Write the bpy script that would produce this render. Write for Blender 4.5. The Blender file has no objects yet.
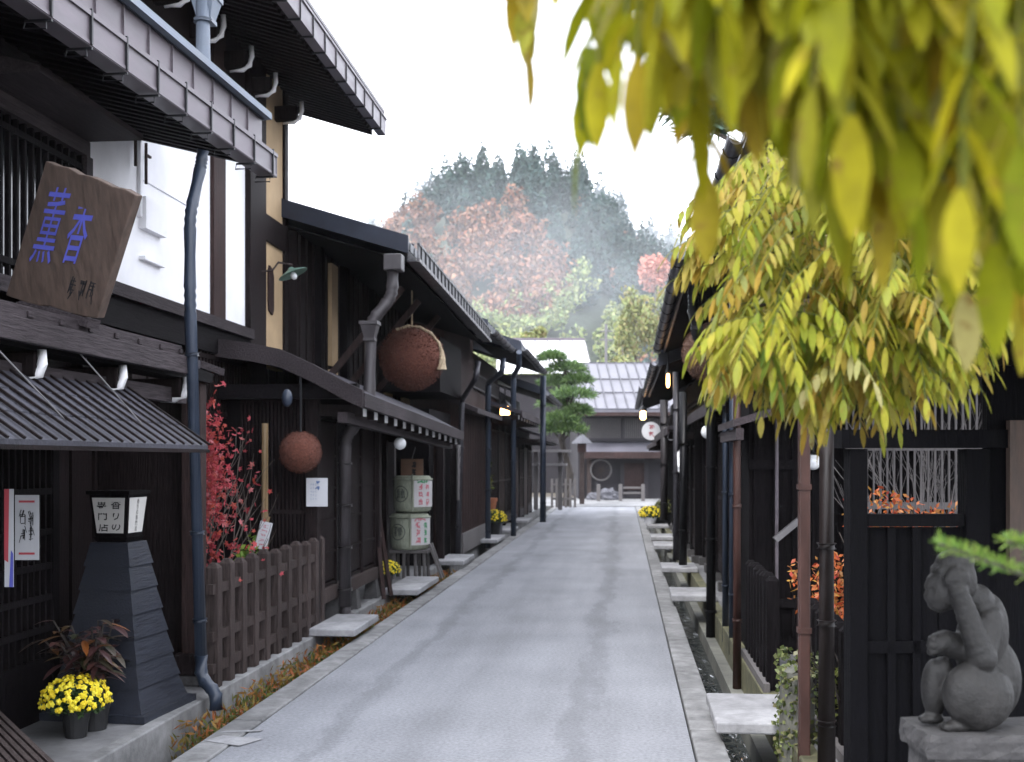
import bpy, math, random
import numpy as np
from mathutils import Vector, Matrix, noise as mnoise
random.seed(7); RNG = np.random.default_rng(11)
C = bpy.context.scene.collection
# ------------------------------------------------------------------ camera frame
F = 1150.0; A = math.radians(5.56); CA, SA = math.cos(A), math.sin(A); HC = 1.7; HOR = 460.0
def W(px, py, k):                       # a photo pixel at real depth k metres -> world point
    m = (px-512)/F
    return Vector((k*(-SA+m*CA), k*(CA+m*SA), HC-(py-HOR)/F*k))
def kx(px, X):                          # depth at which the pixel column meets the street-parallel plane X
    m = (px-512)/F
    return X/(-SA+m*CA)
def YX(px, X): return W(px, 460, kx(px, X)).y
def PX(px, py, X): return W(px, py, kx(px, X))
# ------------------------------------------------------------------ materials
def mat(name, col, rough=.6, var=.3, scale=6., stretch=(1,1,1), metal=0., bump=0., bscale=None, spec=.5,
        big=.15, trans=0., island=None, emit=None, clear=0., tone=False):
    m = bpy.data.materials.new(name); m.use_nodes = True
    nt = m.node_tree; N = nt.nodes; L = nt.links
    b = N['Principled BSDF']
    b.inputs['Roughness'].default_value = rough; b.inputs['Metallic'].default_value = metal
    b.inputs['Specular IOR Level'].default_value = spec
    tc = N.new('ShaderNodeTexCoord'); mp = N.new('ShaderNodeMapping'); mp.inputs['Scale'].default_value = stretch
    L.new(tc.outputs['Object'], mp.inputs[0])
    no = N.new('ShaderNodeTexNoise'); no.inputs['Scale'].default_value = scale; no.inputs['Detail'].default_value = 6
    no.inputs['Roughness'].default_value = .65
    L.new(mp.outputs[0], no.inputs['Vector'])
    nb = N.new('ShaderNodeTexNoise'); nb.inputs['Scale'].default_value = .9; nb.inputs['Detail'].default_value = 3
    L.new(tc.outputs['Object'], nb.inputs['Vector'])
    if island:
        g = N.new('ShaderNodeNewGeometry'); cr = N.new('ShaderNodeValToRGB')
        cr.color_ramp.elements[0].position = 0; cr.color_ramp.elements[0].color = (*island[0], 1)
        cr.color_ramp.elements[1].position = 1; cr.color_ramp.elements[1].color = (*island[-1], 1)
        for i, c in enumerate(island[1:-1]):
            e = cr.color_ramp.elements.new((i+1)/(len(island)-1)); e.color = (*c, 1)
        base = cr.outputs[0]
        if tone:        # whole leaves differ in colour, their leaflets only a little
            at = N.new('ShaderNodeAttribute'); at.attribute_name = 'tone'
            m2 = N.new('ShaderNodeMath'); m2.operation = 'MULTIPLY_ADD'; m2.inputs[1].default_value = .22; L.new(g.outputs['Random Per Island'], m2.inputs[0]); L.new(at.outputs['Fac'], m2.inputs[2]); L.new(m2.outputs[0], cr.inputs[0])
        else: L.new(g.outputs['Random Per Island'], cr.inputs[0])
    else:
        rg = N.new('ShaderNodeRGB'); rg.outputs[0].default_value = (*col, 1); base = rg.outputs[0]
    def mulv(src, fac, lo, hi):
        mr = N.new('ShaderNodeMapRange'); mr.inputs[1].default_value = .3; mr.inputs[2].default_value = .7
        mr.inputs[3].default_value = lo; mr.inputs[4].default_value = hi
        L.new(fac, mr.inputs[0])
        mx = N.new('ShaderNodeVectorMath'); mx.operation = 'SCALE'
        L.new(src, mx.inputs[0]); L.new(mr.outputs[0], mx.inputs['Scale']); return mx.outputs[0]
    if tone:            # brown spots and dry blotches on the ageing leaflets
        n3 = N.new('ShaderNodeTexNoise'); n3.inputs['Scale'].default_value = 55; n3.inputs['Detail'].default_value = 3; L.new(tc.outputs['Object'], n3.inputs['Vector'])
        m3 = N.new('ShaderNodeMapRange'); m3.inputs[1].default_value = .60; m3.inputs[2].default_value = .72; m3.inputs[3].default_value = 0; m3.inputs[4].default_value = .75; L.new(n3.outputs[0], m3.inputs[0])
        x3 = N.new('ShaderNodeMix'); x3.data_type = 'RGBA'; L.new(m3.outputs[0], x3.inputs[0]); L.new(base, x3.inputs[6]); x3.inputs[7].default_value = (.20,.115,.03,1); base = x3.outputs[2]
    base = mulv(base, no.outputs[0], 1-var, 1+var)
    base = mulv(base, nb.outputs[0], 1-big, 1+big)
    L.new(base, b.inputs['Base Color'])
    if rough < .9:
        mr = N.new('ShaderNodeMapRange'); mr.inputs[1].default_value = .3; mr.inputs[2].default_value = .7
        mr.inputs[3].default_value = max(.05, rough-.12); mr.inputs[4].default_value = min(1, rough+.12)
        L.new(no.outputs[0], mr.inputs[0]); L.new(mr.outputs[0], b.inputs['Roughness'])
    if bump:
        bp = N.new('ShaderNodeBump'); bp.inputs['Strength'].default_value = bump; bp.inputs['Distance'].default_value = .02
        if bscale:
            n2 = N.new('ShaderNodeTexNoise'); n2.inputs['Scale'].default_value = bscale; n2.inputs['Detail'].default_value = 4
            L.new(mp.outputs[0], n2.inputs['Vector']); L.new(n2.outputs[0], bp.inputs['Height'])
        else: L.new(no.outputs[0], bp.inputs['Height'])
        L.new(bp.outputs[0], b.inputs['Normal'])
    if emit:
        b.inputs['Emission Color'].default_value = (*emit[0], 1); b.inputs['Emission Strength'].default_value = emit[1]
    if clear: b.inputs['Coat Weight'].default_value = clear
    if trans:
        tr = N.new('ShaderNodeBsdfTranslucent'); L.new(base, tr.inputs[0])
        mx = N.new('ShaderNodeMixShader'); mx.inputs[0].default_value = trans
        L.new(b.outputs[0], mx.inputs[1]); L.new(tr.outputs[0], mx.inputs[2])
        L.new(mx.outputs[0], N['Material Output'].inputs['Surface'])
    return m
V = (14, 14, 1.2); HZ = (14, 1.2, 14)
M = dict(
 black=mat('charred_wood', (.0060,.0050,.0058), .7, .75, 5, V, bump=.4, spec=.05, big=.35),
 blackh=mat('charred_beam', (.0066,.0056,.0065), .7, .7, 5, HZ, bump=.4, spec=.06, big=.35),
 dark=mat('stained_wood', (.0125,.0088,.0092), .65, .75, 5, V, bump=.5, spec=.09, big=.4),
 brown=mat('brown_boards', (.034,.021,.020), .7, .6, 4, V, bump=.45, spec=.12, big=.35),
 grey=mat('weathered_wood', (.046,.035,.033), .8, .6, 5, V, bump=.7, spec=.12, big=.35),
 greyh=mat('weathered_beam', (.040,.033,.036), .75, .6, 5, HZ, bump=.6, spec=.12, big=.35),
 shingle=mat('board_roofing', (.034,.031,.040), .6, .55, 4, (2,9,9), bump=.5, spec=.2, big=.3),
 gut=mat('aged_gutter_metal', (.108,.092,.105), .45, .35, 3, (2,1,4), bump=.06, metal=.2),
 gutd=mat('dark_gutter_metal', (.042,.04,.048), .45, .35, 5, (3,1,4), bump=.08, metal=.2),
 gutl=mat('pale_gutter_lip', (.12,.115,.12), .5, .3, 9),
 pipe=mat('blue_grey_pipe', (.020,.029,.048), .4, .25, 4, (1,1,.4)),
 pipel=mat('pale_blue_pipe', (.12,.145,.185), .5, .25, 4),
 pipeb=mat('black_pipe', (.007,.007,.009), .45, .35, 5, spec=.3),
 pipebr=mat('brown_downpipe', (.038,.033,.036), .5, .4, 6, (1,1,.4), metal=.1, bump=.1),
 rust=mat('rust_brown_paint', (.052,.021,.016), .55, .45, 9, (1,1,.3), bump=.1),
 rustd=mat('dark_brown_paint', (.014,.009,.0085), .5, .3, 7, bump=.08),
 metalroof=mat('blue_black_sheet_metal', (.017,.021,.034), .45, .3, 3, spec=.3),
 white=mat('white_plaster', (.76,.76,.79), .9, .07, 2.5, bump=.08, big=.12),
 ochre=mat('ochre_plaster', (.40,.285,.165), .9, .12, 3, bump=.1),
 cap=mat('white_paint_cap', (.72,.72,.74), .6, .08, 4),
 asphalt=None,
 kerb=mat('kerb_concrete', (.168,.168,.170), .9, .4, 7, bump=.45, big=.35),
 conc=mat('worn_concrete', (.13,.13,.134), .85, .4, 5, bump=.3, big=.3),
 wallc=mat('damp_channel_wall', (.10,.10,.085), .8, .5, 5, bump=.4, big=.4),
 moss=mat('mossy_concrete', (.085,.082,.042), .9, .5, 8, bump=.5, big=.4),
 slab=mat('pale_stone_slab', (.24,.24,.25), .88, .3, 9, bump=.35, big=.3),
 stone=mat('carved_granite', (.0155,.0145,.014), .62, .6, 11, bump=.25, bscale=60, big=.6, spec=.45),
 stonel=mat('hewn_granite', (.052,.050,.051), .88, .45, 20, bump=.5, bscale=26, big=.2),
 bed=mat('channel_bed', (.05,.048,.04), .8, .5, 6, bump=.4),
 sugi=mat('dry_cedar_tips', (.125,.043,.028), .95, .55, 45, bump=.9, bscale=90),
 sugib=mat('faded_cedar_tips', (.17,.095,.065), .95, .55, 45, bump=.9, bscale=90),
 rope=mat('straw_rope', (.42,.33,.22), .9, .3, 40, bump=.5),
 bamboo=mat('dry_bamboo', (.22,.15,.075), .6, .25, 6, (8,8,1)),
 board=mat('old_sign_board', (.075,.051,.040), .7, .4, 3, (10,10,1.5), bump=.2),
 boardw=mat('sandy_sign_board', (.18,.09,.05), .6, .25, 4, (1,9,9)),
 blue=mat('blue_sign_paint', (.085,.095,.46), .6, .15, 8),
 ink=mat('black_ink', (.012,.012,.014), .7, .1, 8),
 red=mat('red_ink', (.45,.06,.08), .7, .1, 8),
 pink=mat('pale_red_ink', (.46,.14,.17), .7, .1, 8),
 green=mat('green_ink', (.04,.25,.10), .7, .1, 8),
 bink=mat('blue_ink', (.09,.16,.34), .7, .1, 8),
 paper=mat('white_paper', (.50,.51,.54), .8, .05, 3, big=.05),
 papers=mat('lantern_paper', (.50,.49,.47), .8, .06, 3),
 straw=mat('straw_mat_green', (.27,.29,.225), .88, .22, 40, (1,1,.3), bump=.35),
 label=mat('barrel_label', (.48,.465,.47), .8, .06, 5),
 glob=mat('opal_glass', (.80,.82,.84), .25, .03, 3),
 lit=mat('lit_lamp_glass', (.9,.6,.3), .4, .05, 3, emit=((1,.52,.18), 5)),
 lampg=mat('green_enamel', (.16,.27,.22), .35, .2, 9),
 pot=mat('black_plastic_pot', (.012,.012,.013), .45, .2, 5),
 clay=mat('terracotta', (.28,.10,.05), .8, .2, 8),
 bark=mat('grey_bark', (.09,.075,.065), .9, .5, 8, (4,4,.6), bump=.7),
 barkd=mat('dark_bark', (.035,.028,.024), .9, .5, 8, (4,4,.6), bump=.7),
 mum=mat('yellow_petals', (.8,.62,.02), .7, .1, 30, island=[(.70,.50,.01),(.82,.66,.02),(.85,.74,.06)]),
 mumleaf=mat('mum_leaves', (.03,.06,.02), .6, .3, 8, island=[(.015,.035,.012),(.04,.085,.02),(.05,.09,.03)], trans=.2),
 olive=mat('bush_leaves', (.1,.12,.03), .6, .3, 8, island=[(.05,.075,.012),(.12,.14,.02),(.20,.18,.04)], trans=.25),
 purple=mat('bronze_leaves', (.05,.02,.025), .45, .3, 8, island=[(.02,.018,.012),(.05,.02,.022),(.09,.035,.03),(.03,.035,.015),(.22,.07,.015)], trans=.2),
 maple=mat('red_maple_leaves', (.5,.05,.06), .55, .15, 8, island=[(.17,.012,.018),(.36,.032,.05),(.48,.07,.09),(.36,.05,.025),(.50,.16,.18)], trans=.3),
 orange=mat('orange_leaves', (.6,.2,.03), .55, .15, 8, island=[(.30,.03,.02),(.45,.12,.02),(.42,.08,.03),(.36,.20,.03),(.50,.18,.08)], trans=.3),
 wist=mat('wisteria_leaflets', (.4,.4,.05), .5, .25, 14, island=[(.08,.13,.020),(.19,.24,.026),(.31,.31,.028),(.38,.34,.045),(.25,.29,.035),(.37,.31,.07),(.31,.20,.028),(.15,.20,.028),(.40,.36,.16),(.29,.31,.035)], trans=.45, spec=.15, tone=True),
 wistn=mat('near_wisteria_leaflets', (.4,.4,.05), .5, .28, 18, island=[(.10,.135,.007),(.22,.235,.009),(.30,.285,.011),(.16,.19,.007),(.38,.33,.015),(.28,.28,.03),(.36,.23,.015),(.15,.18,.007),(.38,.33,.13),(.30,.29,.011)], trans=.5, spec=.12, tone=True),
 needle=mat('pine_needles', (.05,.10,.04), .6, .2, 8, island=[(.03,.07,.02),(.07,.13,.035),(.12,.19,.05),(.05,.10,.035)], trans=.2),
 needlen=mat('bright_pine_needles', (.16,.28,.04), .5, .2, 8, island=[(.10,.22,.03),(.20,.33,.05),(.30,.38,.08)], trans=.3),
 weedg=mat('gutter_weeds', (.12,.16,.04), .8, .2, 8, island=[(.03,.055,.01),(.07,.10,.015),(.11,.12,.025),(.14,.09,.02)], trans=.3),
 weedo=mat('orange_weeds', (.4,.17,.05), .8, .2, 8, island=[(.20,.05,.015),(.30,.10,.025),(.16,.12,.02),(.22,.12,.03)], trans=.3),
 ivy=mat('ivy_leaves', (.08,.12,.03), .5, .2, 8, island=[(.03,.05,.012),(.09,.12,.03),(.17,.19,.06),(.06,.08,.02),(.22,.20,.10)], trans=.2),
 cedar=mat('cedar_foliage', (.03,.06,.04), .8, .35, .25, island=[(.010,.030,.028),(.018,.045,.042),(.028,.060,.052),(.042,.075,.055)], big=.3),
 autumn=mat('autumn_foliage', (.4,.16,.08), .8, .3, .2, island=[(.10,.042,.026),(.20,.075,.04),(.27,.125,.065),(.19,.11,.06),(.13,.055,.035),(.07,.055,.04)], big=.3),
 palegreen=mat('pale_green_foliage', (.2,.24,.08), .8, .2, .3, island=[(.10,.15,.05),(.17,.22,.07),(.25,.27,.09),(.20,.22,.10)], big=.25),
 willow=mat('willow_foliage', (.24,.28,.08), .8, .2, .5, island=[(.14,.17,.06),(.20,.23,.08),(.25,.26,.09),(.24,.19,.09)], big=.25),
 pinkl=mat('pink_autumn_foliage', (.5,.2,.15), .8, .2, .5, island=[(.36,.13,.10),(.50,.20,.15),(.55,.26,.19)], big=.2),
 earth=mat('earth', (.09,.075,.055), .95, .4, .3, big=.4),
 hill=mat('hill_earth', (.035,.045,.03), .95, .4, .1, big=.3),
 farroof=mat('far_sheet_metal_roof', (.115,.112,.132), .45, .3, 1.5, (1,1,1), metal=.2),
 whiteroof=mat('pale_metal_roof', (.78,.78,.80), .4, .05, 1, metal=.0),
 farwall=mat('far_dark_boards', (.014,.0115,.0155), .8, .5, 4, V),
 pale=mat('pale_weathered_wood', (.10,.092,.092), .8, .3, 5, V),
 glass=mat('dark_window_glass', (.02,.025,.03), .08, .1, 3, spec=.8),
 tape=mat('grey_slate', (.075,.075,.088), .7, .35, 4),
)
def asphalt_mat():
    m = mat('asphalt', (.208,.214,.234), .9, .26, 40, bump=.35, bscale=190, big=.12)
    nt = m.node_tree; N = nt.nodes; L = nt.links; b = N['Principled BSDF']
    src = b.inputs['Base Color'].links[0].from_socket
    tc = N.new('ShaderNodeTexCoord'); mp = N.new('ShaderNodeMapping'); mp.inputs['Scale'].default_value = (1.5,.16,1)
    L.new(tc.outputs['Object'], mp.inputs[0])
    n = N.new('ShaderNodeTexNoise'); n.inputs['Scale'].default_value = 1.1; n.inputs['Detail'].default_value = 7; n.inputs['Roughness'].default_value = .6
    L.new(mp.outputs[0], n.inputs['Vector'])
    mr = N.new('ShaderNodeMapRange'); mr.inputs[1].default_value = .32; mr.inputs[2].default_value = .62; mr.inputs[3].default_value = .80; mr.inputs[4].default_value = 1.08
    L.new(n.outputs[0], mr.inputs[0])
    # worn wheel streaks: two broad bands with ragged edges
    sx = N.new('ShaderNodeSeparateXYZ'); L.new(tc.outputs['Object'], sx.inputs[0])
    mp2 = N.new('ShaderNodeMapping'); mp2.inputs['Scale'].default_value = (1.,.35,1); L.new(tc.outputs['Object'], mp2.inputs[0])
    n2 = N.new('ShaderNodeTexNoise'); n2.inputs['Scale'].default_value = 1.6; n2.inputs['Detail'].default_value = 8; n2.inputs['Roughness'].default_value = .7; L.new(mp2.outputs[0], n2.inputs['Vector'])
    def math_(op, a, bb):
        q = N.new('ShaderNodeMath'); q.operation = op
        for i, z in enumerate((a, bb)):
            if isinstance(z, (int, float)): q.inputs[i].default_value = z
            else: L.new(z, q.inputs[i])
        return q.outputs[0]
    off = math_('MULTIPLY', math_('SUBTRACT', n2.outputs[0], .5), .9)
    xx = math_('ADD', sx.outputs[0], off)
    out = None
    for c, w in ((.70, .10), (-.86, .09)):
        dd = math_('ABSOLUTE', math_('SUBTRACT', xx, c), 0)
        r = N.new('ShaderNodeMapRange'); r.interpolation_type = 'SMOOTHSTEP'
        r.inputs[1].default_value = w*.3; r.inputs[2].default_value = w*1.6; r.inputs[3].default_value = .80; r.inputs[4].default_value = 1.
        L.new(dd, r.inputs[0]); out = r.outputs[0] if out is None else math_('MULTIPLY', out, r.outputs[0])
    tot = math_('MULTIPLY', out, mr.outputs[0])
    mx = N.new('ShaderNodeVectorMath'); mx.operation = 'SCALE'; L.new(src, mx.inputs[0]); L.new(tot, mx.inputs['Scale'])
    L.new(mx.outputs[0], b.inputs['Base Color'])
    return m
M['asphalt'] = asphalt_mat()
def water_mat():
    m = bpy.data.materials.new('stream_water'); m.use_nodes = True; N = m.node_tree.nodes; L = m.node_tree.links; b = N['Principled BSDF']
    b.inputs['Base Color'].default_value = (.02,.024,.024,1); b.inputs['Roughness'].default_value = .06; b.inputs['Specular IOR Level'].default_value = .9
    tc = N.new('ShaderNodeTexCoord'); mp = N.new('ShaderNodeMapping'); mp.inputs['Scale'].default_value = (1,.5,1); L.new(tc.outputs['Object'], mp.inputs[0])
    n = N.new('ShaderNodeTexNoise'); n.inputs['Scale'].default_value = 9; n.inputs['Detail'].default_value = 3; n.inputs['Distortion'].default_value = .8; L.new(mp.outputs[0], n.inputs['Vector'])
    bp = N.new('ShaderNodeBump'); bp.inputs['Strength'].default_value = .55; bp.inputs['Distance'].default_value = .05; L.new(n.outputs[0], bp.inputs['Height']); L.new(bp.outputs[0], b.inputs['Normal'])
    return m
M['water'] = water_mat()
# ------------------------------------------------------------------ mesh builder
ORG = {}
class MB:
    def __init__(s): s.v = []; s.f = []
    def add(s, vs, fs):
        n = len(s.v); s.v += [tuple(q) for q in vs]; s.f += [tuple(i+n for i in q) for q in fs]; return s
    def box(s, x0, x1, y0, y1, z0, z1):
        return s.add([(x0,y0,z0),(x1,y0,z0),(x1,y1,z0),(x0,y1,z0),(x0,y0,z1),(x1,y0,z1),(x1,y1,z1),(x0,y1,z1)],
              [(0,3,2,1),(4,5,6,7),(0,1,5,4),(1,2,6,5),(2,3,7,6),(3,0,4,7)])
    def cbox(s, c, sx, sy, sz): return s.box(c[0]-sx/2, c[0]+sx/2, c[1]-sy/2, c[1]+sy/2, c[2]-sz/2, c[2]+sz/2)
    def bar(s, p, q, w, h, up=(0,0,1)):
        p, q = Vector(p), Vector(q); d = (q-p).normalized(); up = Vector(up)
        if abs(d.dot(up)) > .98: up = Vector((0,1,0))
        r = d.cross(up).normalized()*(w/2); u = r.cross(d).normalized()*(h/2)
        vs = [p-r-u, p+r-u, p+r+u, p-r+u, q-r-u, q+r-u, q+r+u, q-r+u]
        return s.add(vs, [(0,1,2,3),(7,6,5,4),(0,4,5,1),(1,5,6,2),(2,6,7,3),(3,7,4,0)])
    def tube(s, pts, r, n=8, caps=True):
        pts = [Vector(p) for p in pts]; rs = r if isinstance(r, (list, tuple)) else [r]*len(pts)
        base = len(s.v); ref = None
        for i, p in enumerate(pts):
            d = (pts[min(i+1, len(pts)-1)]-pts[max(i-1, 0)]).normalized()
            if ref is None: ref = Vector((1,0,0)) if abs(d.x) < .9 else Vector((0,1,0))
            a = d.cross(ref).normalized(); b = d.cross(a).normalized(); ref = b.cross(d).normalized() if b.cross(d).length > .1 else ref
            for j in range(n):
                t = 2*math.pi*j/n; s.v.append(tuple(p+a*math.cos(t)*rs[i]+b*math.sin(t)*rs[i]))
        for i in range(len(pts)-1):
            for j in range(n):
                k = (j+1) % n; s.f.append((base+i*n+j, base+i*n+k, base+(i+1)*n+k, base+(i+1)*n+j))
        if caps:
            s.f.append(tuple(base+j for j in reversed(range(n)))); s.f.append(tuple(base+(len(pts)-1)*n+j for j in range(n)))
        return s
    def lathe(s, prof, c, n=24, flat=(1,1)):
        base = len(s.v)
        for r, z in prof:
            for j in range(n):
                t = 2*math.pi*j/n; s.v.append((c[0]+r*math.cos(t)*flat[0], c[1]+r*math.sin(t)*flat[1], c[2]+z))
        for i in range(len(prof)-1):
            for j in range(n):
                k = (j+1) % n; s.f.append((base+i*n+j, base+i*n+k, base+(i+1)*n+k, base+(i+1)*n+j))
        s.f.append(tuple(base+j for j in reversed(range(n)))); s.f.append(tuple(base+(len(prof)-1)*n+j for j in range(n)))
        return s
    def ball(s, c, r, n=16, m=10, sc=(1,1,1), rough=0):
        base = len(s.v)
        for i in range(m+1):
            ph = math.pi*i/m
            for j in range(n):
                t = 2*math.pi*j/n
                d = Vector((math.sin(ph)*math.cos(t), math.sin(ph)*math.sin(t), math.cos(ph)))
                rr = r*(1+(rough*mnoise.noise(d*5+Vector(c)) if rough else 0))
                s.v.append((c[0]+d.x*rr*sc[0], c[1]+d.y*rr*sc[1], c[2]+d.z*rr*sc[2]))
        for i in range(m):
            for j in range(n):
                k = (j+1) % n; s.f.append((base+i*n+j, base+(i+1)*n+j, base+(i+1)*n+k, base+i*n+k))
        return s
    def prism(s, poly, ext):
        n = len(poly); e = Vector(ext); p = [Vector(q) for q in poly]
        s.add(p+[q+e for q in p], [tuple(reversed(range(n))), tuple(range(n, 2*n))]+[(i, (i+1)%n, n+(i+1)%n, n+i) for i in range(n)])
        return s
    def quads(s, q):                      # q: (n,4,3) array
        n = len(s.v); s.v += [tuple(x) for x in q.reshape(-1, 3)]
        s.f += [(n+4*i, n+4*i+1, n+4*i+2, n+4*i+3) for i in range(len(q))]; return s
    def build(s, name, m, parent=None, bevel=0, smooth=False, org=None, seg=2, fix=True):
        me = bpy.data.meshes.new(name)
        if parent is not None: o0 = ORG[parent.name]
        elif org is not None: o0 = Vector(org)
        else:
            a = np.array(s.v); o0 = Vector(((a[:,0].min()+a[:,0].max())/2, (a[:,1].min()+a[:,1].max())/2, a[:,2].min()))
        me.from_pydata([(x-o0.x, y-o0.y, z-o0.z) for x, y, z in s.v], [], s.f); me.update()
        if fix:
            import bmesh
            bm = bmesh.new(); bm.from_mesh(me); bmesh.ops.recalc_face_normals(bm, faces=bm.faces); bm.to_mesh(me); bm.free()
        if smooth: me.polygons.foreach_set('use_smooth', [len(q.vertices) <= 4 for q in me.polygons])
        elif name in ('pole', 'pole_band', 'pipe_band'): me.polygons.foreach_set('use_smooth', [len(q.vertices) == 4 and len(me.polygons) > 12 for q in me.polygons])
        me.materials.append(M[m] if isinstance(m, str) else m)
        o = bpy.data.objects.new(name, me); C.objects.link(o)
        if parent is not None: o.parent = parent
        else: o.location = o0
        ORG[o.name] = o0
        if bevel:
            b = o.modifiers.new('bevel', 'BEVEL'); b.width = bevel; b.segments = seg; b.limit_method = 'ANGLE'
        return o
def tag(o, label=None, cat=None, group=None, kind=None):
    if label: o['label'] = label
    if cat: o['category'] = cat
    if group: o['group'] = group
    if kind: o['kind'] = kind
    return o
def empty(name, loc, label, cat, group=None):
    o = bpy.data.objects.new(name, None); o.empty_display_size = .1; C.objects.link(o); o.location = loc; ORG[o.name] = Vector(loc)
    return tag(o, label, cat, group)
def dup(root, loc, label=None, rz=None, sc=None):
    def cp(o, par):
        c = o.copy(); C.objects.link(c)
        if par is not None: c.parent = par
        for ch in list(o.children): cp(ch, c)
        return c
    r = cp(root, None); r.location = loc
    if rz is not None: r.rotation_euler.z = rz
    if sc is not None: r.scale = (sc,)*3
    if label: r['label'] = label
    return r
def struct(name, mb, m, bevel=0): return tag(mb.build(name, m, bevel=bevel), kind='structure')
_dg = {}
def glyphs(txt, mb, o, r, u, size, thick=.0, center=True, bold=0.):
    """text as a mesh laid on the plane o + r*x + u*y"""
    if (txt, bold) not in _dg:
        cu = bpy.data.curves.new('t', 'FONT'); cu.body = txt; cu.size = 1; cu.align_x = 'CENTER'; cu.align_y = 'CENTER'; cu.offset = bold; cu.resolution_u = 2
        ob = bpy.data.objects.new('t', cu); C.objects.link(ob); bpy.context.view_layer.update()
        ev = ob.evaluated_get(bpy.context.evaluated_depsgraph_get()); me = ev.to_mesh()
        vs = [tuple(x.co) for x in me.vertices]; fs = [tuple(p.vertices) for p in me.polygons]
        ev.to_mesh_clear(); bpy.data.objects.remove(ob); bpy.data.curves.remove(cu)
        if vs:
            a = np.array(vs); c = (a.max(0)+a.min(0))/2; vs = [(x-c[0], y-c[1], 0) for x, y, z in vs]
        _dg[(txt, bold)] = (vs, fs)
    vs, fs = _dg[(txt, bold)]
    mb.add([Vector(o)+Vector(r)*(x*size)+Vector(u)*(y*size) for x, y, z in vs], fs)
def scribble(mb, o, r, u, w, h, n=5, rnd=None, t=.09):
    """brush strokes that fill a w x h cell, standing for a character too small to read"""
    rnd = rnd or random; o, r, u = Vector(o), Vector(r), Vector(u)
    def stroke(a, b, tw):
        d = Vector((b[0]-a[0], b[1]-a[1], 0)).normalized(); p = Vector((-d.y, d.x, 0))*tw/2
        q = [(a[0]+p.x, a[1]+p.y), (a[0]-p.x, a[1]-p.y), (b[0]-p.x*.7, b[1]-p.y*.7), (b[0]+p.x*.7, b[1]+p.y*.7)]
        mb.add([o+r*x+u*y for x, y in q], [(0,1,2,3)])
    T = t*min(w, h)
    for i in range(n):
        k = i % 3; y = (rnd.random()-.5)*h*.85; x = (rnd.random()-.5)*w*.7
        if k == 0: stroke((-w*.42*rnd.uniform(.6,1), y), (w*.42*rnd.uniform(.6,1), y+h*.04), T)
        elif k == 1: stroke((x, h*.45*rnd.uniform(.5,1)), (x, -h*.45*rnd.uniform(.5,1)), T)
        else: stroke((x, y+h*.15), (x+rnd.choice((-1,1))*w*.3, y-h*.28), T)
# ------------------------------------------------------------------ foliage
def leafquads(P, size, droop=0., aspect=.55, up=None, rng=RNG):
    """diamond leaves at points P (n,3)"""
    n = len(P); a = rng.normal(size=(n,3)); a[:,2] -= droop; a /= np.linalg.norm(a, axis=1)[:,None]
    b = np.cross(a, rng.normal(size=(n,3))); b /= np.linalg.norm(b, axis=1)[:,None]
    s = size*rng.uniform(.6, 1.3, n)[:,None]
    return np.stack([P-a*s*.5, P+b*s*aspect*.5-a*s*.05, P+a*s*.5, P-b*s*aspect*.5-a*s*.05], 1)
def blob(n, c, r, lobes=9, rng=RNG, flat=1.):
    c = np.array(c); r = np.array(r)
    L = rng.normal(size=(lobes,3)); L /= np.linalg.norm(L, axis=1)[:,None]; L *= rng.uniform(.25,.75,(lobes,1)); lr = rng.uniform(.28,.5,lobes)
    i = rng.integers(0, lobes, n); d = rng.normal(size=(n,3)); d /= np.linalg.norm(d, axis=1)[:,None]
    return c + (L[i] + d*lr[i][:,None]*rng.uniform(.55,1.05,(n,1)))*r
def conifer_pts(n, base, h, R, rng=RNG):
    t = 1-np.sqrt(rng.uniform(0,1,n)); t = .06+.94*t
    lay = rng.uniform(0, 6.28); ang = rng.uniform(0, 2*np.pi, n)
    rad = R*(1-t)**.68*(.75+.25*np.sin(ang*3+t*31+lay)*np.sin(t*55))*np.sqrt(rng.uniform(.25,1,n))
    return np.stack([base[0]+rad*np.cos(ang), base[1]+rad*np.sin(ang), base[2]+t*h-.12*rad], 1)
def limbs(mb, p, d, L, r, depth, rnd, tips, spread=.55, up=.1):
    p = Vector(p); d = Vector(d).normalized(); pts = [p]; rs = [r]
    for i in range(3):
        d = (d+Vector((rnd.uniform(-.18,.18), rnd.uniform(-.18,.18), rnd.uniform(-.05,.12)+up*.3))).normalized()
        p = p+d*L/3; pts.append(p); rs.append(r*(1-.15*(i+1)))
    mb.tube(pts, rs, 6 if r > .01 else 4, False); tips.append(p.copy())
    if depth > 0:
        for k in range(rnd.choice((2,3))):
            q = (d+Vector((rnd.uniform(-1,1), rnd.uniform(-1,1), rnd.uniform(-.4,.8)))*spread).normalized()
            limbs(mb, pts[rnd.choice((2,3))], q, L*rnd.uniform(.6,.85), r*.55, depth-1, rnd, tips, spread, up)
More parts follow.
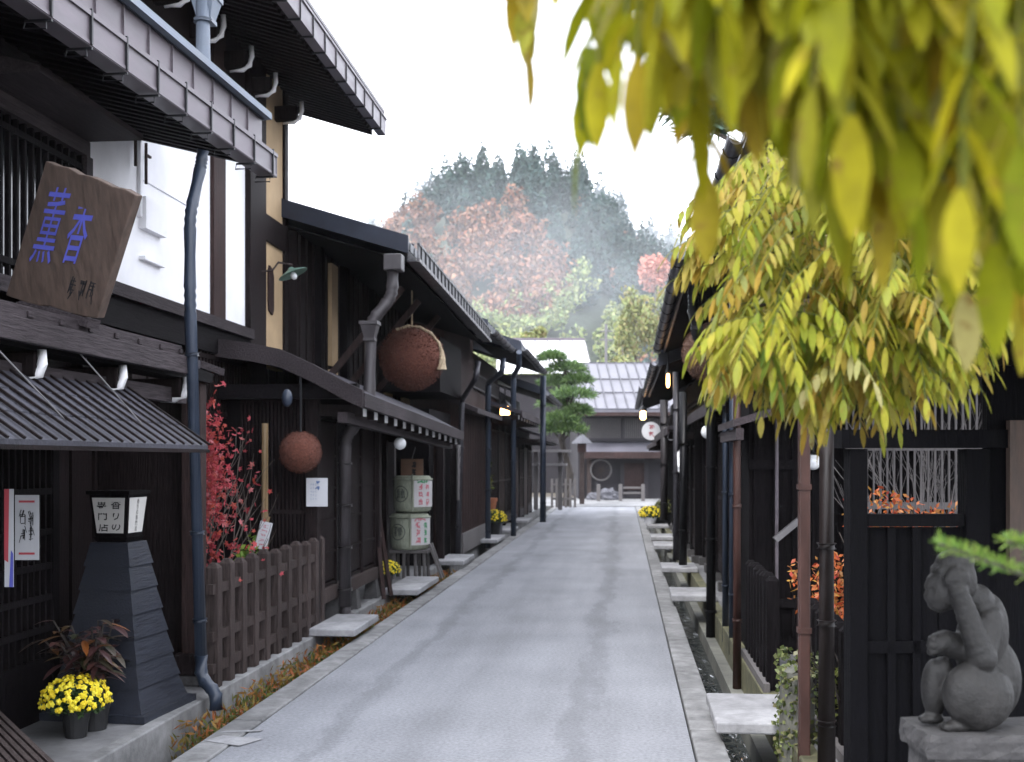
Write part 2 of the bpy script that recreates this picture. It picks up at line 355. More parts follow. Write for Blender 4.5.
# ================================================================== GROUND
XL, XR = -2.54, .60           # road edges
KL, KR = -2.87, .97           # outer walls of the two water channels
struct('ground', MB().box(-900,900,-60,900,-1.2,-1.0), 'earth')
struct('road', MB().box(XL+.212,XR-.20,-8,42,-1.0,0), 'asphalt')
kb = MB()
yy = -6.0
while yy < 42:                # kerb stones with open joints
    L_ = 1.9; kb.box(XL,XL+.196,yy+.008,yy+L_-.008,-1.0,.006); kb.box(XR-.186,XR,yy+.008,yy+L_-.008,-1.0,.006); yy += L_
struct('kerb', kb, 'kerb', bevel=.012)
struct('crossing_road', MB().box(-60,60,42,52,-1.0,.02), 'kerb')
struct('channel_bed', MB().box(KL-.02,XL+.02,-8,42,-1.0,-.52).box(XR-.02,KR+.02,-8,42,-1.0,-.52), 'bed')
struct('channel_water', MB().box(XR,KR-.10,-8,41.9,-.515,-.36), 'water')
struct('channel_ledge', MB().box(KR-.10,KR,-8,42,-.98,-.20), 'wallc')
struct('pavement_left', MB().box(-30,KL-.10,-8,42,-1.0,.05), 'conc')
struct('kerb_wall_left', MB().box(KL-.10,KL,-8,42,-1.0,.058), 'kerb', bevel=.01)
struct('pavement_right', MB().box(KR+.12,30,-8,42,-1.0,.05), 'conc')
struct('kerb_wall_right', MB().box(KR,KR+.12,-8,42,-1.0,.058), 'moss', bevel=.01)
struct('far_ground', MB().box(-300,300,52,400,-1.0,0.0), 'earth')
pm = MB(); a = W(178,752,6.55); b = W(222,742,6.75)
pm.prism([(-2.52,6.72,.0065),(-2.27,6.62,.0065),(-2.18,6.80,.0065),(-2.45,6.86,.0065)], (0,0,.003)).prism([(-2.5,6.93,.0065),(-2.26,6.99,.0065),(-2.25,7.03,.0065),(-2.48,6.98,.0065)], (0,0,.003))
struct('road_marking', pm, 'slab')
# slabs that bridge the channels
def slab(px, py, w, d, left, label):
    k = (HC-.07)*F/(py-HOR); Y = W(px, py, k).y
    x0, x1 = (KL-.05, XL+.06) if left else (XR-.05, KR+.10)
    mb = MB().box(x0,x1,Y,Y+d,.062,.062+.07)
    return tag(mb.build('stone_slab', 'slab', bevel=.012), label, 'slab', 'stone slabs over the gutters')
slab(590/1.0*0+345, 636, 1, 1.05, True, 'pale stone slab bridging the weedy gutter at the end of the picket fence')
slab(425, 595, 1, 1.6, True, 'pale slab bridging the weedy gutter in front of the sake barrels')
slab(474, 565, 1, 1.3, True, 'slab over the gutter at the foot of the plain brown boarded wall')
slab(497, 543, 1, 1.6, True, 'slab over the gutter beside the yellow flowers of the balcony house')
slab(515, 533, 1, 1.5, True, 'slab over the gutter below the lit lantern of the balcony house')
slab(535, 523, 1, 1.6, True, 'slab over the gutter in front of the last low house before the pine')
slab(735, 733, 1, .88, False, 'large pale slab bridging the stream beside the ivy covered stump')
slab(695, 601, 1, .9, False, 'slab over the stream in front of the black downpipe')
slab(668, 572, 1, .9, False, 'slab over the stream just beyond the black downpipe')
slab(664, 549, 1, 1.2, False, 'slab over the stream, second one before the yellow flower tub')
slab(658, 540, 1, 1.1, False, 'slab over the stream next to the yellow flower tub')
slab(650, 528, 1, 2.2, False, 'slab over the stream under the white tub of yellow flowers')
# ================================================================== helpers for houses
def lattice_x(mb, X, y0, y1, z0, z1, n, w=.03, rails=(), t=.03):
    for i in range(n+1):
        y = y0+(y1-y0)*i/n; mb.box(X-t/2, X+t/2, y-w/2, y+w/2, z0, z1)
    for z in rails: mb.box(X-t/2-.006, X+t/2+.006, y0, y1, z-.02, z+.02)
    return mb
def lattice_y(mb, Y, x0, x1, z0, z1, n, w=.03, rails=(), t=.03):
    for i in range(n+1):
        x = x0+(x1-x0)*i/n; mb.box(x-w/2, x+w/2, Y-t/2, Y+t/2, z0, z1)
    for z in rails: mb.box(x0, x1, Y-t/2-.006, Y+t/2+.006, z-.02, z+.02)
    return mb
def battens_x(mb, X, d, y0, y1, z0, z1, step=.32):
    n = max(1, round((y1-y0)/step))
    for i in range(n+1):
        y = y0+(y1-y0)*i/n; mb.box(min(X, X+d*.022), max(X, X+d*.022), y-.02, y+.02, z0, z1)
def loft(mb, A_, B_, ya, yb, th):
    """a bent sheet: section A_ [(x,z)] at ya to section B_ at yb"""
    n = len(A_); v = []
    for pr, y in ((A_, ya), (B_, yb)):
        v += [(x, y, z) for x, z in pr]+[(x, y, z-th) for x, z in pr]
    f = []
    for i in range(n-1):
        f += [(i, i+1, 2*n+i+1, 2*n+i), (n+i, 3*n+i, 3*n+i+1, n+i+1), (i, n+i, n+i+1, i+1), (2*n+i, 2*n+i+1, 3*n+i+1, 3*n+i)]
    f += [(0, 2*n, 3*n, n), (n-1, 2*n-1, 4*n-1, 3*n-1)]
    return mb.add(v, f)
def ribs(mb, xe, ze, xw, zw, y0, y1, step, w=.05, h=.06, skew=0):
    n = round((y1-y0)/step)
    for i in range(n+1):
        y = y0+(y1-y0)*i/n; dx = skew*(y-y1); mb.bar((xe+dx, y, ze), (xw, y, zw), w, h)
def gutter(root, xe, d, y0, y1, z0, z1, m='gutd', r=.06, lip='gutl', xe0=None):
    """half round gutter from y0 (height z0) to y1 (height z1), hung on straps"""
    xa = xe if xe0 is None else xe0
    mb = MB(); n = 9; v = []
    for (x, y, z) in ((xa, y0, z0), (xe, y1, z1)):
        for rr in (r, r*.86):
            for j in range(n): t = math.pi*j/(n-1); v.append((x+d*r-rr*math.cos(t), y, z-rr*math.sin(t)*1.1))
    f = []
    for j in range(n-1):
        f += [(j, j+1, 2*n+j+1, 2*n+j), (n+j, 3*n+j, 3*n+j+1, n+j+1), (j, n+j, n+j+1, j+1), (2*n+j, 2*n+j+1, 3*n+j+1, 3*n+j)]
    for j in (0, n-1): f.append((j, 2*n+j, 3*n+j, n+j))
    mb.add(v, f); g = mb.build('gutter', m, root)
    k = max(2, round((y1-y0)/.8))
    for i in range(k+1):
        q = (i+.5)/(k+1); y = y0+(y1-y0)*q; z = z0+(z1-z0)*q; x = xa+(xe-xa)*q
        pts = [(x+d*r-r*1.06*math.cos(t), y, z-r*1.17*math.sin(t)) for t in [math.pi*j/6 for j in range(7)]]
        MB().tube(pts, .007, 4, False).build('gutter_strap', 'pipeb', g)
    return g
def downpipe(root, pts, r=.045, m='pipebr', bands=2, hop=None, square=False):
    mb = MB()
    if square:
        for p, q in zip(pts, pts[1:]):
            mb.bar(p, q, 2*r, 2*r)
    else:
        # rounded bends
        P = [Vector(p) for p in pts]; out = [P[0]]
        for i in range(1, len(P)-1):
            a = (P[i-1]-P[i]); b = (P[i+1]-P[i]); l = min(.09, a.length*.4, b.length*.4)
            p0 = P[i]+a.normalized()*l; p2 = P[i]+b.normalized()*l
            for t in (0, .33, .67, 1): out.append(p0*(1-t)**2+P[i]*2*t*(1-t)+p2*t*t)
        out.append(P[-1]); mb.tube(out, r, 12)
    L_ = max(zip(pts, pts[1:]), key=lambda s: (Vector(s[1])-Vector(s[0])).length)
    o = mb.build('downpipe', m, root, smooth=not square)
    if not square:
        for p in o.data.polygons: p.use_smooth = len(p.vertices) == 4
    a, b = Vector(L_[0]), Vector(L_[1]); dd = (b-a).normalized()
    for i in range(bands):
        c = a.lerp(b, (i+.6)/bands); MB().tube([c-dd*.012, c+dd*.012], r*1.22, 12).build('pipe_band', m, o)
    if hop:
        x, y, z = hop; h = MB().add([(x-s*w, y-t*w, z+q) for q, w in ((-.09,.05),(.05,.085)) for s, t in ((1,1),(-1,1),(-1,-1),(1,-1))], [(0,1,2,3),(7,6,5,4),(0,4,5,1),(1,5,6,2),(2,6,7,3),(3,7,4,0)])
        h.cbox((x, y, z+.07), .19, .19, .035); h.cbox((x, y, z-.10), .12, .12, .03); h.build('hopper', m, o)
    return o
def roof_house(root, d, xe, xf, y0, y1, ze, slope=.32, run=3.6, th=.09, m='metalroof', verge='metalroof', ze1=None, seams=.42):
    """gabled roof: front slope from the eave up to a ridge behind the facade, and the rear slope; rib seams in the sheet"""
    ze1 = ze if ze1 is None else ze1
    xr = xe-d*run; dz = slope*run
    loft(mb := MB(), [(xe,ze),(xr,ze+dz),(xr-d*run,ze)], [(xe,ze1),(xr,ze1+dz),(xr-d*run,ze1)], y0, y1, th)
    n = max(2, round((y1-y0)/seams))
    for i in range(1, n):
        q = i/n; y = y0+(y1-y0)*q; z = ze+(ze1-ze)*q
        mb.bar((xe, y, z+.012), (xr, y, z+dz+.012), .03, .03)
    mb.bar((xr, y0-.02, ze+dz+.05), (xr, y1+.02, ze1+dz+.05), .22, .12)
    r = mb.build('roof', m, root)
    for y, z in ((y0, ze), (y1, ze1)):
        s = -1 if y == y0 else 1
        MB().prism([(xe+d*.02, y, z+.03), (xr, y, z+dz+.03), (xr, y, z+dz-.19), (xe+d*.02, y, z-.17)], (0, s*.045, 0)).build('verge_board', verge, r)
    return r
# ================================================================== LEFT A: incense shop
A_ = empty('incense_shop', (-3.7, 5, .05), 'dark timber shop with a blue lettered sign board and batten canopy', 'shop')
XA = -3.7
w = MB().box(-7.5,XA-.10,1.5,7.7,.05,4.7).box(-7.5,-3.2,8.24,8.33,.05,2.3); w.box(-7.5,XA-.02,7.62,7.72,2.3,4.7)
battens_x(w, XA-.10, 1, 1.6, 7.6, .6, 2.3); w.build('wall', 'dark', A_)
MB().box(-3.22,-3.08,8.13,8.27,.28,2.35).build('post', 'brown', A_, bevel=.008)
MB().box(-3.26,-3.04,8.09,8.31,.13,.29).build('post_base', 'dark', A_, bevel=.012)
MB().box(-3.24,-3.05,8.10,8.30,.05,.13).build('post_stone', 'stonel', A_, bevel=.015)
MB().box(-3.24,-3.04,3.0,8.29,2.27,2.36).build('lintel', 'blackh', A_)
# ground floor lattice door
ldr = MB(); y0, y1 = 4.6, YX(49, XA)
lattice_x(ldr, XA, y0, y1, .42, 1.9, 34, .02, [.42,.62,.82,1.02,1.24,1.5,1.9], .035); ldr.box(XA-.04,XA+.03,y1,y1+.08,.05,2.25)
dr = ldr.build('lattice_door', 'black', A_)
MB().box(XA-.05,XA-.03,y0,y1,.42,1.9).build('door_backing', 'bamboo', dr)
MB().box(XA-.03,XA+.02,y0,y1,.05,.42).build('door_panel', 'black', dr)
# upper floor lattice window
p0, p1 = YX(9, XA), YX(80, XA)
uw = lattice_x(MB(), XA, p0-1.5, p1, 2.8, 3.78, 26, .022, (2.9,3.7), .03); win = uw.build('lattice_window', 'black', A_)
fr = MB().box(XA-.02,XA+.05,p0-1.6,p1+.05,3.78,3.88).box(XA-.02,XA+.05,p0-1.6,p1+.05,2.70,2.8).box(XA-.02,XA+.05,p1,p1+.09,2.8,3.78)
fr.box(XA-.02,XA+.04,p0-1.6,p1+.05,4.06,4.20); fr.build('window_frame', 'greyh', win)
MB().box(XA-.04,XA-.025,p0-1.5,p1,2.8,3.78).build('pane', 'glass', win)
hb = MB().prism([(XA-.02,6.2,4.05),(XA+.42,6.2,3.93),(XA+.42,6.2,3.89),(XA-.02,6.2,3.89)], (0,1.4,0)); hb.build('window_hood', 'greyh', A_)
# pent roof carrying the sign
pent = MB().prism([(-2.97,1.5,2.40),(XA-.05,1.5,2.66),(XA-.05,1.5,2.60),(-2.97,1.5,2.34)], (0,6.35,0)); pr = pent.build('pent_roof', 'shingle', A_)
fb = MB().box(-2.97,-2.93,1.4,YX(192,-2.93),2.28,2.40); fb.box(-3.03,-2.985,1.4,7.55,2.405,2.475)
for i in range(14): fb.box(-2.984,-2.970,3.2+i*.33,3.25+i*.33,2.415,2.45)
fb.build('fascia', 'greyh', pr, bevel=.006)
MB().bar((-3.66,7.0,2.66), (-2.88,8.05,2.33), .05,.05).build('edge_pole', 'greyh', pr)
for px, py in ((40,354),(121,372),(184,380)):
    c = PX(px, py, -3.02); j = MB().box(XA,c.x,c.y-.05,c.y+.05,2.13,2.26).build('joist', 'dark', A_, bevel=.012)
    MB().tube([(c.x+.02,c.y-.02,2.27),(c.x+.024,c.y-.02,2.20),(c.x+.005,c.y-.02,2.145),(c.x-.06,c.y-.02,2.115),(c.x-.16,c.y-.02,2.11)], [.024,.028,.028,.022,.012], 8).build('joist_hook', 'cap', j, smooth=True)
# batten canopy
cn = MB(); ca, cb = (-3.12,2.17), (-2.58,1.79); cy0, cy1 = 2.2, YX(208,-2.58)
def cz(x): return cb[1]+(ca[1]-cb[1])*(x-cb[0])/(ca[0]-cb[0])
cn.prism([(ca[0],cy0,ca[1]),(cb[0],cy0,cb[1]),(cb[0],cy0,cb[1]-.025),(ca[0],cy0,ca[1]-.025)], (0,cy1-cy0,0))
for q in (.33,.66):
    x = ca[0]+(cb[0]-ca[0])*q; cn.box(x-.004,x+.004,cy0,cy1,cz(x)-.012,cz(x)+.006)
nb_ = 34
canopy = cn.build('canopy', mat('grey_board_canopy', (.052,.052,.066), .55, .45, 4, (2,9,9), bump=.4, spec=.25, big=.3), A_)
bt = MB()
for i in range(nb_+1):
    y = cy0+.02+(cy1-cy0-.04)*i/nb_; bt.bar((ca[0],y,ca[1]+.006),(cb[0]+.02,y,cb[1]+.005), .016,.012)
bt.box(cb[0]-.03,cb[0]+.012,cy0,cy1,cb[1]-.045,cb[1]-.024); bt.build('canopy_batten', 'dark', canopy)
MB().box(-3.17,-3.09,cy0,7.9,2.10,2.20).build('canopy_ledger', 'greyh', canopy)
for px, py in ((68,423),(148,431)):
    q = PX(px, py, -2.72); MB().tube([(-3.0,q.y-.35,2.33),(q.x,q.y,q.z)], .004, 5).build('tie_rod', 'gutl', canopy)
# main roof: fascia, square copper coloured gutter
sk = .044; ya, yb = 3.0, 8.8
def xg(y): return -2.75-sk*(yb-y)
rf = MB(); zt = 4.42
loft(rf, [(xg(ya)-.06,zt),(-9,zt+1.6)], [(xg(yb)-.06,zt),(-9,zt+1.6)], ya, yb, .05)
rf.build('roof', 'metalroof', A_); roofA = bpy.data.objects['roof']
fs = MB()
fs.bar((xg(ya)-.10,ya,4.25),(xg(yb)-.10,yb,4.25),.04,.30)
for i in range(18):
    y = 3.2+i*.33
    if y < yb: fs.box(xg(y)-.085,xg(y)-.066,y-.006,y+.006,4.13,4.39)
fs.build('fascia', 'gut', roofA)
MB().bar((xg(ya)-.05,ya,4.40),(xg(yb)-.05,yb+.02,4.40),.09,.05).build('drip_edge', 'pipel', roofA)
gA = MB()
gA.bar((xg(ya)+.03,ya,4.0),(xg(yb)+.03,yb,4.0),.012,.17); gA.bar((xg(ya)-.03,ya,3.92),(xg(yb)-.03,yb,3.92),.11,.012)
gA.bar((xg(ya)+.035,ya,4.085),(xg(yb)+.035,yb,4.085),.03,.028); gA.bar((xg(ya)+.032,ya,3.93),(xg(yb)+.032,yb,3.93),.02,.02); gA.bar((xg(ya)-.08,ya,4.0),(xg(yb)-.08,yb,4.0),.012,.15)
gA.box(xg(yb)-.086,xg(yb)+.04,yb-.006,yb+.006,3.915,4.08); gt = gA.build('gutter', 'gut', A_)
for i in range(14):
    sA = MB()
    y = 3.5+i*.40
    if y < yb:
        x = xg(y); sA.box(x+.0385,x+.052,y-.008,y+.008,3.92,4.11); sA.box(x-.09,x+.05,y-.008,y+.008,3.892,3.904)
        sA.tube([(x-.09,y,3.90),(x-.10,y,3.86),(x+.02,y,3.86),(x+.02,y,3.90)], .006, 4, False); sA.build('gutter_strap', 'pipeb', gt)
so = MB(); loft(so, [(xg(ya)-.1,4.07),(-5,4.60)], [(xg(yb)-.1,4.07),(-5,4.60)], ya, yb, .02); ribs(so, xg(yb)-.1, 4.03, -5, 4.56, ya, yb, .14, .05, .05, skew=sk)
so.build('soffit', 'black', A_)
# downpipe of the shop: from the gutter down to the street gutter
PT = lambda px, py, X: tuple(PX(px, py, X))
downpipe(A_, [PT(203,150,-2.88), PT(201,165,-2.9), PT(190,215,-2.91), PT(190,300,-2.91), PT(201,655,-2.91)], .043, 'pipe', 4)
q = PX(201,655,-2.91); MB().tube([q, q+Vector((0,0,-.12)), q+Vector((.04,-.03,-.18)), q+Vector((.10,-.06,-.22)), q+Vector((.13,-.07,-.26)), q+Vector((.135,-.075,-.36))], .048, 12).build('pipe_elbow', 'pipe', A_, smooth=True)
# ------------------------------------------------------------------ shop sign
TL, TR, BR, BL = W(46,160,6.25), W(136,193,6.05), W(97,318,6.3), W(5,297,6.5)
nrm = (BL-TL).cross(TR-TL).normalized(); 
if nrm.y > 0: nrm = -nrm
S_ = empty('shop_sign', (TL+TR+BR+BL)/4, 'weathered wooden sign board with blue painted characters leaning above the canopy', 'sign')
bdm = MB(); npt = 9; top = [TL.lerp(TR, i/(npt-1))+(TL-BL).normalized()*random.uniform(-.012,.012) for i in range(npt)]
bot = [BR.lerp(BL, i/(npt-1))+(TL-BL).normalized()*random.uniform(-.01,.01) for i in range(npt)]
bdm.prism(top+bot, -nrm*.06); bdm.build('board', 'board', S_, bevel=.006)
rx = (TR-TL).normalized(); ux = (TL-BL).normalized()
def on(u, v, e=.003): return TL.lerp(TR, u).lerp(BL.lerp(BR, u), v)+nrm*e
bl = MB(); glyphs('薫', bl, on(.25,.42), rx*.74+ux*.16, ux*2.25, .215, bold=.0); glyphs('香', bl, on(.555,.40), rx*.70+ux*.16, ux*2.1, .195, bold=.004); bl.build('blue_characters', 'blue', S_)
sb = MB(); rn = random.Random(3)
for i, ch in enumerate((.66,.76,.86)): scribble(sb, on(ch,.80-.0*i), rx, ux, .055, .12, 8, rn, .14)
sb.build('small_characters', 'ink', S_)
br_ = MB(); br_.bar(on(.25,1.0,-.05), on(.25,1.06,-.05)+Vector((-.15,0,-.04)), .08,.06); br_.bar(on(.8,1.0,-.05), on(.8,1.08,-.05)+Vector((-.12,0,-.05)), .08,.06); br_.bar(on(.2,1.04,-.03), on(.95,1.06,-.03), .10,.05); br_.build('sign_rest', 'greyh', S_)
# ------------------------------------------------------------------ lantern stand
LX, LY = W(119,500,7.58).x, W(119,500,7.58).y
ln = empty('lantern_stand', (LX, LY, .05), 'black clapboard lantern stand with white lettered paper panels by the shop door', 'lantern')
bs = MB(); nl = 7
def lw(z): t = (z-.05)/1.12; return .335+(.125-.335)*t**.75
LYr = math.radians(-4)
def rotq(x, y): return (LX+x*math.cos(LYr)-y*math.sin(LYr), LY+x*math.sin(LYr)+y*math.cos(LYr))
def frus(mb, a0, z0, a1, z1):
    v = [(*rotq(sx*a, sy*a), z) for a, z in ((a0,z0),(a1,z1)) for sx, sy in ((-1,-1),(1,-1),(1,1),(-1,1))]
    return mb.add(v, [(3,2,1,0),(4,5,6,7),(0,1,5,4),(1,2,6,5),(2,3,7,6),(3,0,4,7)])
frus(bs, .37,.052,.37,.10)
for i in range(nl):
    z0 = .10+i*.152; z1 = z0+.152; frus(bs, lw(z0)+.014, z0, lw(z1)+.003, z1)
bs.build('clapboard_base', mat('blue_black_boards', (.010,.0125,.021), .5, .5, 5, HZ, bump=.3), ln)
frus(MB(), .10,1.165,.12,1.20).build('lamp_tray', 'black', ln)
lb = MB(); frus(lb, .108,1.20,.135,1.475); pan = lb.build('lamp_box', 'black', ln)
frus(MB(), .15,1.476,.15,1.50).build('lamp_top', 'black', ln)
pf = MB(); z0, z1 = 1.225, 1.455
def fr_pt(u, z, face):
    a = .108+(.135-.108)*(z-1.2)/.275+.004; w_ = a-.022
    return Vector((*(rotq(u*w_, -a) if face == 0 else rotq(a, u*w_)), z))
for face in (0, 1): pf.add([fr_pt(-1,z0,face), fr_pt(1,z0,face), fr_pt(1,z1,face), fr_pt(-1,z1,face)], [(0,1,2,3)])
pf.build('paper_panel', 'papers', ln, fix=False)
ch = MB(); R0 = Vector((math.cos(LYr), math.sin(LYr), 0)); U0 = Vector((0,.05,1)).normalized()
for col, txt in ((.45,'香りの'), (-.45,'専門店')):
    for i, c_ in enumerate(txt): glyphs(c_, ch, fr_pt(col, 1.415-.073*i, 0)+Vector((.001,-.002,0)), R0, U0, .072, bold=.012)
R1v = Vector((-math.sin(LYr), math.cos(LYr), 0))
for i, c_ in enumerate('香りの専門店'): glyphs(c_, ch, fr_pt(0, 1.43-.036*i, 1)+Vector((.002,0,0)), R1v, U0, .034)
ch.build('lettering', 'ink', pan, fix=False)
# ------------------------------------------------------------------ posters at the door
def hang(name, px, py0, py1, wpx, X, label, cat, m='paper'):
    k = kx(px, X); w_ = wpx/F*k; a = W(px, py0, k); b = W(px, py1, k)
    o = empty(name, (a.x, a.y, b.z), label, cat)
    return o, a, b, w_
o, a, b, w_ = hang('paper_poster', 27, 495, 560, 24, -3.35, 'white paper poster with two red lines hung beside the lattice door', 'poster')
RR = Vector((CA, SA, 0)); UU = Vector((0,0,1)); FF = Vector((-SA, CA, 0))
def sheet(mb, c0, r, hw, zlo, zhi, th=.004):
    p = [c0-r*hw, c0+r*hw]; n_ = r.cross(UU).normalized()
    mb.prism([Vector((p[0].x,p[0].y,zlo)), Vector((p[1].x,p[1].y,zlo)), Vector((p[1].x,p[1].y,zhi)), Vector((p[0].x,p[0].y,zhi))], -n_*th); return n_
mb = MB(); n_ = sheet(mb, a, RR, w_/2, b.z, a.z); mb.build('sheet', 'paper', o)
H_ = a.z-b.z
rl = MB()
for q in (.10,.90):
    c = a-UU*(H_*q)-FF*.004; rl.add([c-RR*w_*.33-UU*.006, c+RR*w_*.33-UU*.006, c+RR*w_*.33+UU*.006, c-RR*w_*.33+UU*.006], [(0,1,2,3)])
rl.build('red_line', 'red', o, fix=False)
tx = MB(); rn = random.Random(5)
for i in range(2): scribble(tx, a-UU*(H_*(.36+.0*i))+RR*(.022*(i*2-1))-FF*.004, RR, UU, .04, .09, 9, rn, .13)
for i in range(2): scribble(tx, a-UU*(H_*.60)+RR*(.022*(i*2-1))-FF*.004, RR, UU, .035, .09, 9, rn, .13)
tx.build('lettering', 'ink', o, fix=False)
o, a, b, w_ = hang('banner', 9, 489, 587, 9, -3.3, 'narrow red, white and violet banner hanging beside the white poster at the shop door', 'banner')
mb = MB(); sheet(mb, a, RR, w_/2, b.z, a.z); mb.build('cloth', 'paper', o)
rr_ = MB(); c = a-FF*.004; rr_.add([c-RR*w_*.5+UU*(b.z-a.z)*.72, c-RR*w_*.05+UU*(b.z-a.z)*.75, c+RR*w_*.05, c-RR*w_*.5], [(0,1,2,3)]); rr_.build('red_half', 'red', o, fix=False)
v_ = MB(); c = b-FF*.004; v_.add([c+RR*w_*.05, c+RR*w_*.5, c+RR*w_*.5+UU*.18, c+RR*w_*.25+UU*.20], [(0,1,2,3)]); v_.build('violet_hem', 'blue', o, fix=False)
# ------------------------------------------------------------------ pots of flowers
def mum(loc, r, label, cat='flowers', n=230, flower='mum', pot='pot', group='pots of yellow chrysanthemums', seed=1, poth=.2, potr=.11):
    x, y, z = loc; o = empty('chrysanthemum_pot', loc, label, cat, group); rg = np.random.default_rng(seed)
    MB().lathe([(potr*.72,0),(potr,poth*.9),(potr*1.1,poth*.9),(potr*1.1,poth),(potr*.95,poth),(potr*.9,poth*.93)], loc, 20).build('pot', pot, o, smooth=False)
    c = np.array([x, y, z+poth+r*.28])
    P = rg.normal(size=(1500,3)); P /= np.linalg.norm(P, axis=1)[:,None]; P = P[P[:,2] > -.6]; P = c+P*np.array([r,r,r*.7])*rg.uniform(.45,.98,(len(P),1))
    MB().quads(leafquads(P, r*.22, rng=rg)).build('foliage', 'mumleaf', o, fix=False)
    fm = MB()
    for i in range(n):
        t = (i+.5)/n; ph = math.acos(1-1.25*t); th = i*2.39996+rg.uniform(-.3,.3); d = Vector((math.sin(ph)*math.cos(th), math.sin(ph)*math.sin(th), math.cos(ph)))
        p = Vector(c)+Vector((d.x*r, d.y*r, d.z*r*.7))*rg.uniform(.94,1.07); s = r*rg.uniform(.085,.12)
        a_ = d.orthogonal().normalized(); b_ = d.cross(a_)
        for ring, (rad, hgt) in enumerate(((1.,.0),(.62,.45))):
            ctr = p+d*s*(hgt+.35); vs = [ctr]
            for j in range(10):
                an = j*math.pi/5+ring*.3; q = rad*(1 if j % 2 == 0 else .72)
                vs.append(p+(a_*math.cos(an)+b_*math.sin(an))*s*q+d*s*(hgt-.1))
            fm.add(vs, [(0,1+j,1+(j+1)%10) for j in range(10)])
    fm.build('flowers', flower, o, fix=False)
    return o
gp = W(76,733,6.85)
mum((gp.x,gp.y,.052), .19, 'round yellow chrysanthemum in a black pot beside the lantern stand', n=210, seed=4, poth=.17, potr=.085)
# bronze-leaved plant behind it
bl_ = W(94,726,7.05); o = empty('leafy_pot_plant', (bl_.x,bl_.y,.052), 'bronze and dark green leafy plant in a black pot behind the yellow flowers', 'plant')
MB().lathe([(.075,0),(.10,.17),(.11,.17),(.11,.2),(.09,.2)], (bl_.x,bl_.y,.052), 18).build('pot', 'pot', o)
st = MB(); lf = MB(); rn = random.Random(8)
def broadleaf(mb, p, d, L, w, fold=.15, curl=.3, n=5):
    p, d = Vector(p), Vector(d).normalized(); s = d.cross(UU); s = s.normalized() if s.length > .05 else Vector((1,0,0)); u = s.cross(d).normalized()
    base = len(mb.v); pts = []
    for i in range(n+1):
        t = i/n; c = p+d*L*t-UU*(curl*L*t*t); hw = w/2*(math.sin(math.pi*min(1, t*.92+.06))**.8)
        pts += [c-s*hw+u*fold*hw, c, c+s*hw+u*fold*hw]
    mb.v += [tuple(q) for q in pts]
    for i in range(n):
        for j in (0,1): mb.f.append((base+i*3+j, base+i*3+j+1, base+i*3+j+4, base+i*3+j+3))
for i in range(20):
    an = rn.uniform(0,6.28); ti = rn.uniform(.1,.8); L_ = rn.uniform(.32,.56); d = Vector((math.cos(an)*ti, math.sin(an)*ti, 1)).normalized()
    p0 = Vector((bl_.x,bl_.y,.24)); p1 = p0+d*L_; st.tube([p0,p0.lerp(p1,.5)+Vector((0,0,.02)),p1], .006, 5)
    for q in range(9):
        t = .35+.65*q/8; a2 = q*2.4+an; broadleaf(lf, p0.lerp(p1,t), (math.cos(a2), math.sin(a2), rn.uniform(-.3,.5)), rn.uniform(.11,.19), rn.uniform(.035,.055))
st.build('stem', 'barkd', o); lf.build('foliage', 'purple', o, fix=False)
# slatted bench that enters at the lower left corner
b0, b1 = W(-2,712,5.86), W(48,765,4.93); b0.z = b1.z = .42
bd = (b1-b0).normalized(); bn = Vector((-bd.y, bd.x, 0)); bn = bn if bn.x < 0 else -bn
o = empty('slatted_bench', (b0.x,b0.y,.05), 'dark slatted wooden bench in front of the pot of yellow flowers', 'bench')
sm = MB()
for i in range(16): q = bn*(.013+.034*i); sm.bar(b0+q-bd*.3, b1+q+bd*.3, .022, .03)
sm.build('seat', 'grey', o)
for e in (0,1):
    for e2 in (.06,.5):
        c = (b0 if e == 0 else b1)+bn*e2; MB().box(c.x-.03,c.x+.03,c.y-.03,c.y+.03,.05,.40).build('leg', 'dark', o)
# ================================================================== LEFT B: tall white and ochre house
XB = -3.85
B_ = empty('plastered_house', (XB, 10, .05), 'tall house with bright white and ochre plaster upper floor set back behind the fence', 'house')
yB0, yB1 = 7.75, YX(284, XB)
w = MB().box(-9,XB-.06,yB0,yB1-.06,.05,2.85); battens_x(w, XB-.06, 1, yB0+.1, yB1-.1, .3, 2.8); w.build('lower_wall', 'dark', B_)
def panel(px0, px1, z0, z1, m, name, xo=0):
    return MB().box(XB-.5,XB+xo,YX(px0,XB),YX(px1,XB),z0,z1).build(name, m, B_)
wp = panel(70,210,3.03,4.85,'white','white_plaster_wall'); panel(222,245,3.03,4.85,'white','white_plaster_wall'); panel(70,260,4.86,5.95,'dark','upper_boards')
panel(260,284,2.7,5.95,'ochre','ochre_plaster_wall')
MB().box(-9,XB-.5,yB0,yB1-.005,2.85,6.3).build('end_wall', 'ochre', B_)
def pst(px0, px1, z0, z1, xo=.04, m='dark', X=XB):
    return MB().box(X-.06,X+xo,YX(px0,X),YX(px1,X),z0,z1).build('post', m, B_, bevel=.006)
pst(210,222,2.95,5.9,m='brown'); pst(245,261,.05,5.9,.06); pst(282.5,286,.05,5.9,.03)
MB().box(XB-.05,XB+.10,yB0,YX(245,XB),2.93,3.03).build('sill_beam', 'greyh', B_); MB().box(XB-.05,XB+.05,yB0,YX(245,XB),2.70,2.93).build('sill_beam', 'blackh', B_)
bq = PX(273,232,XB); MB().box(XB-.05,XB+.035,YX(261,XB),YX(282.5,XB),bq.z-.15,bq.z+.13).build('cross_beam', 'dark', B_)
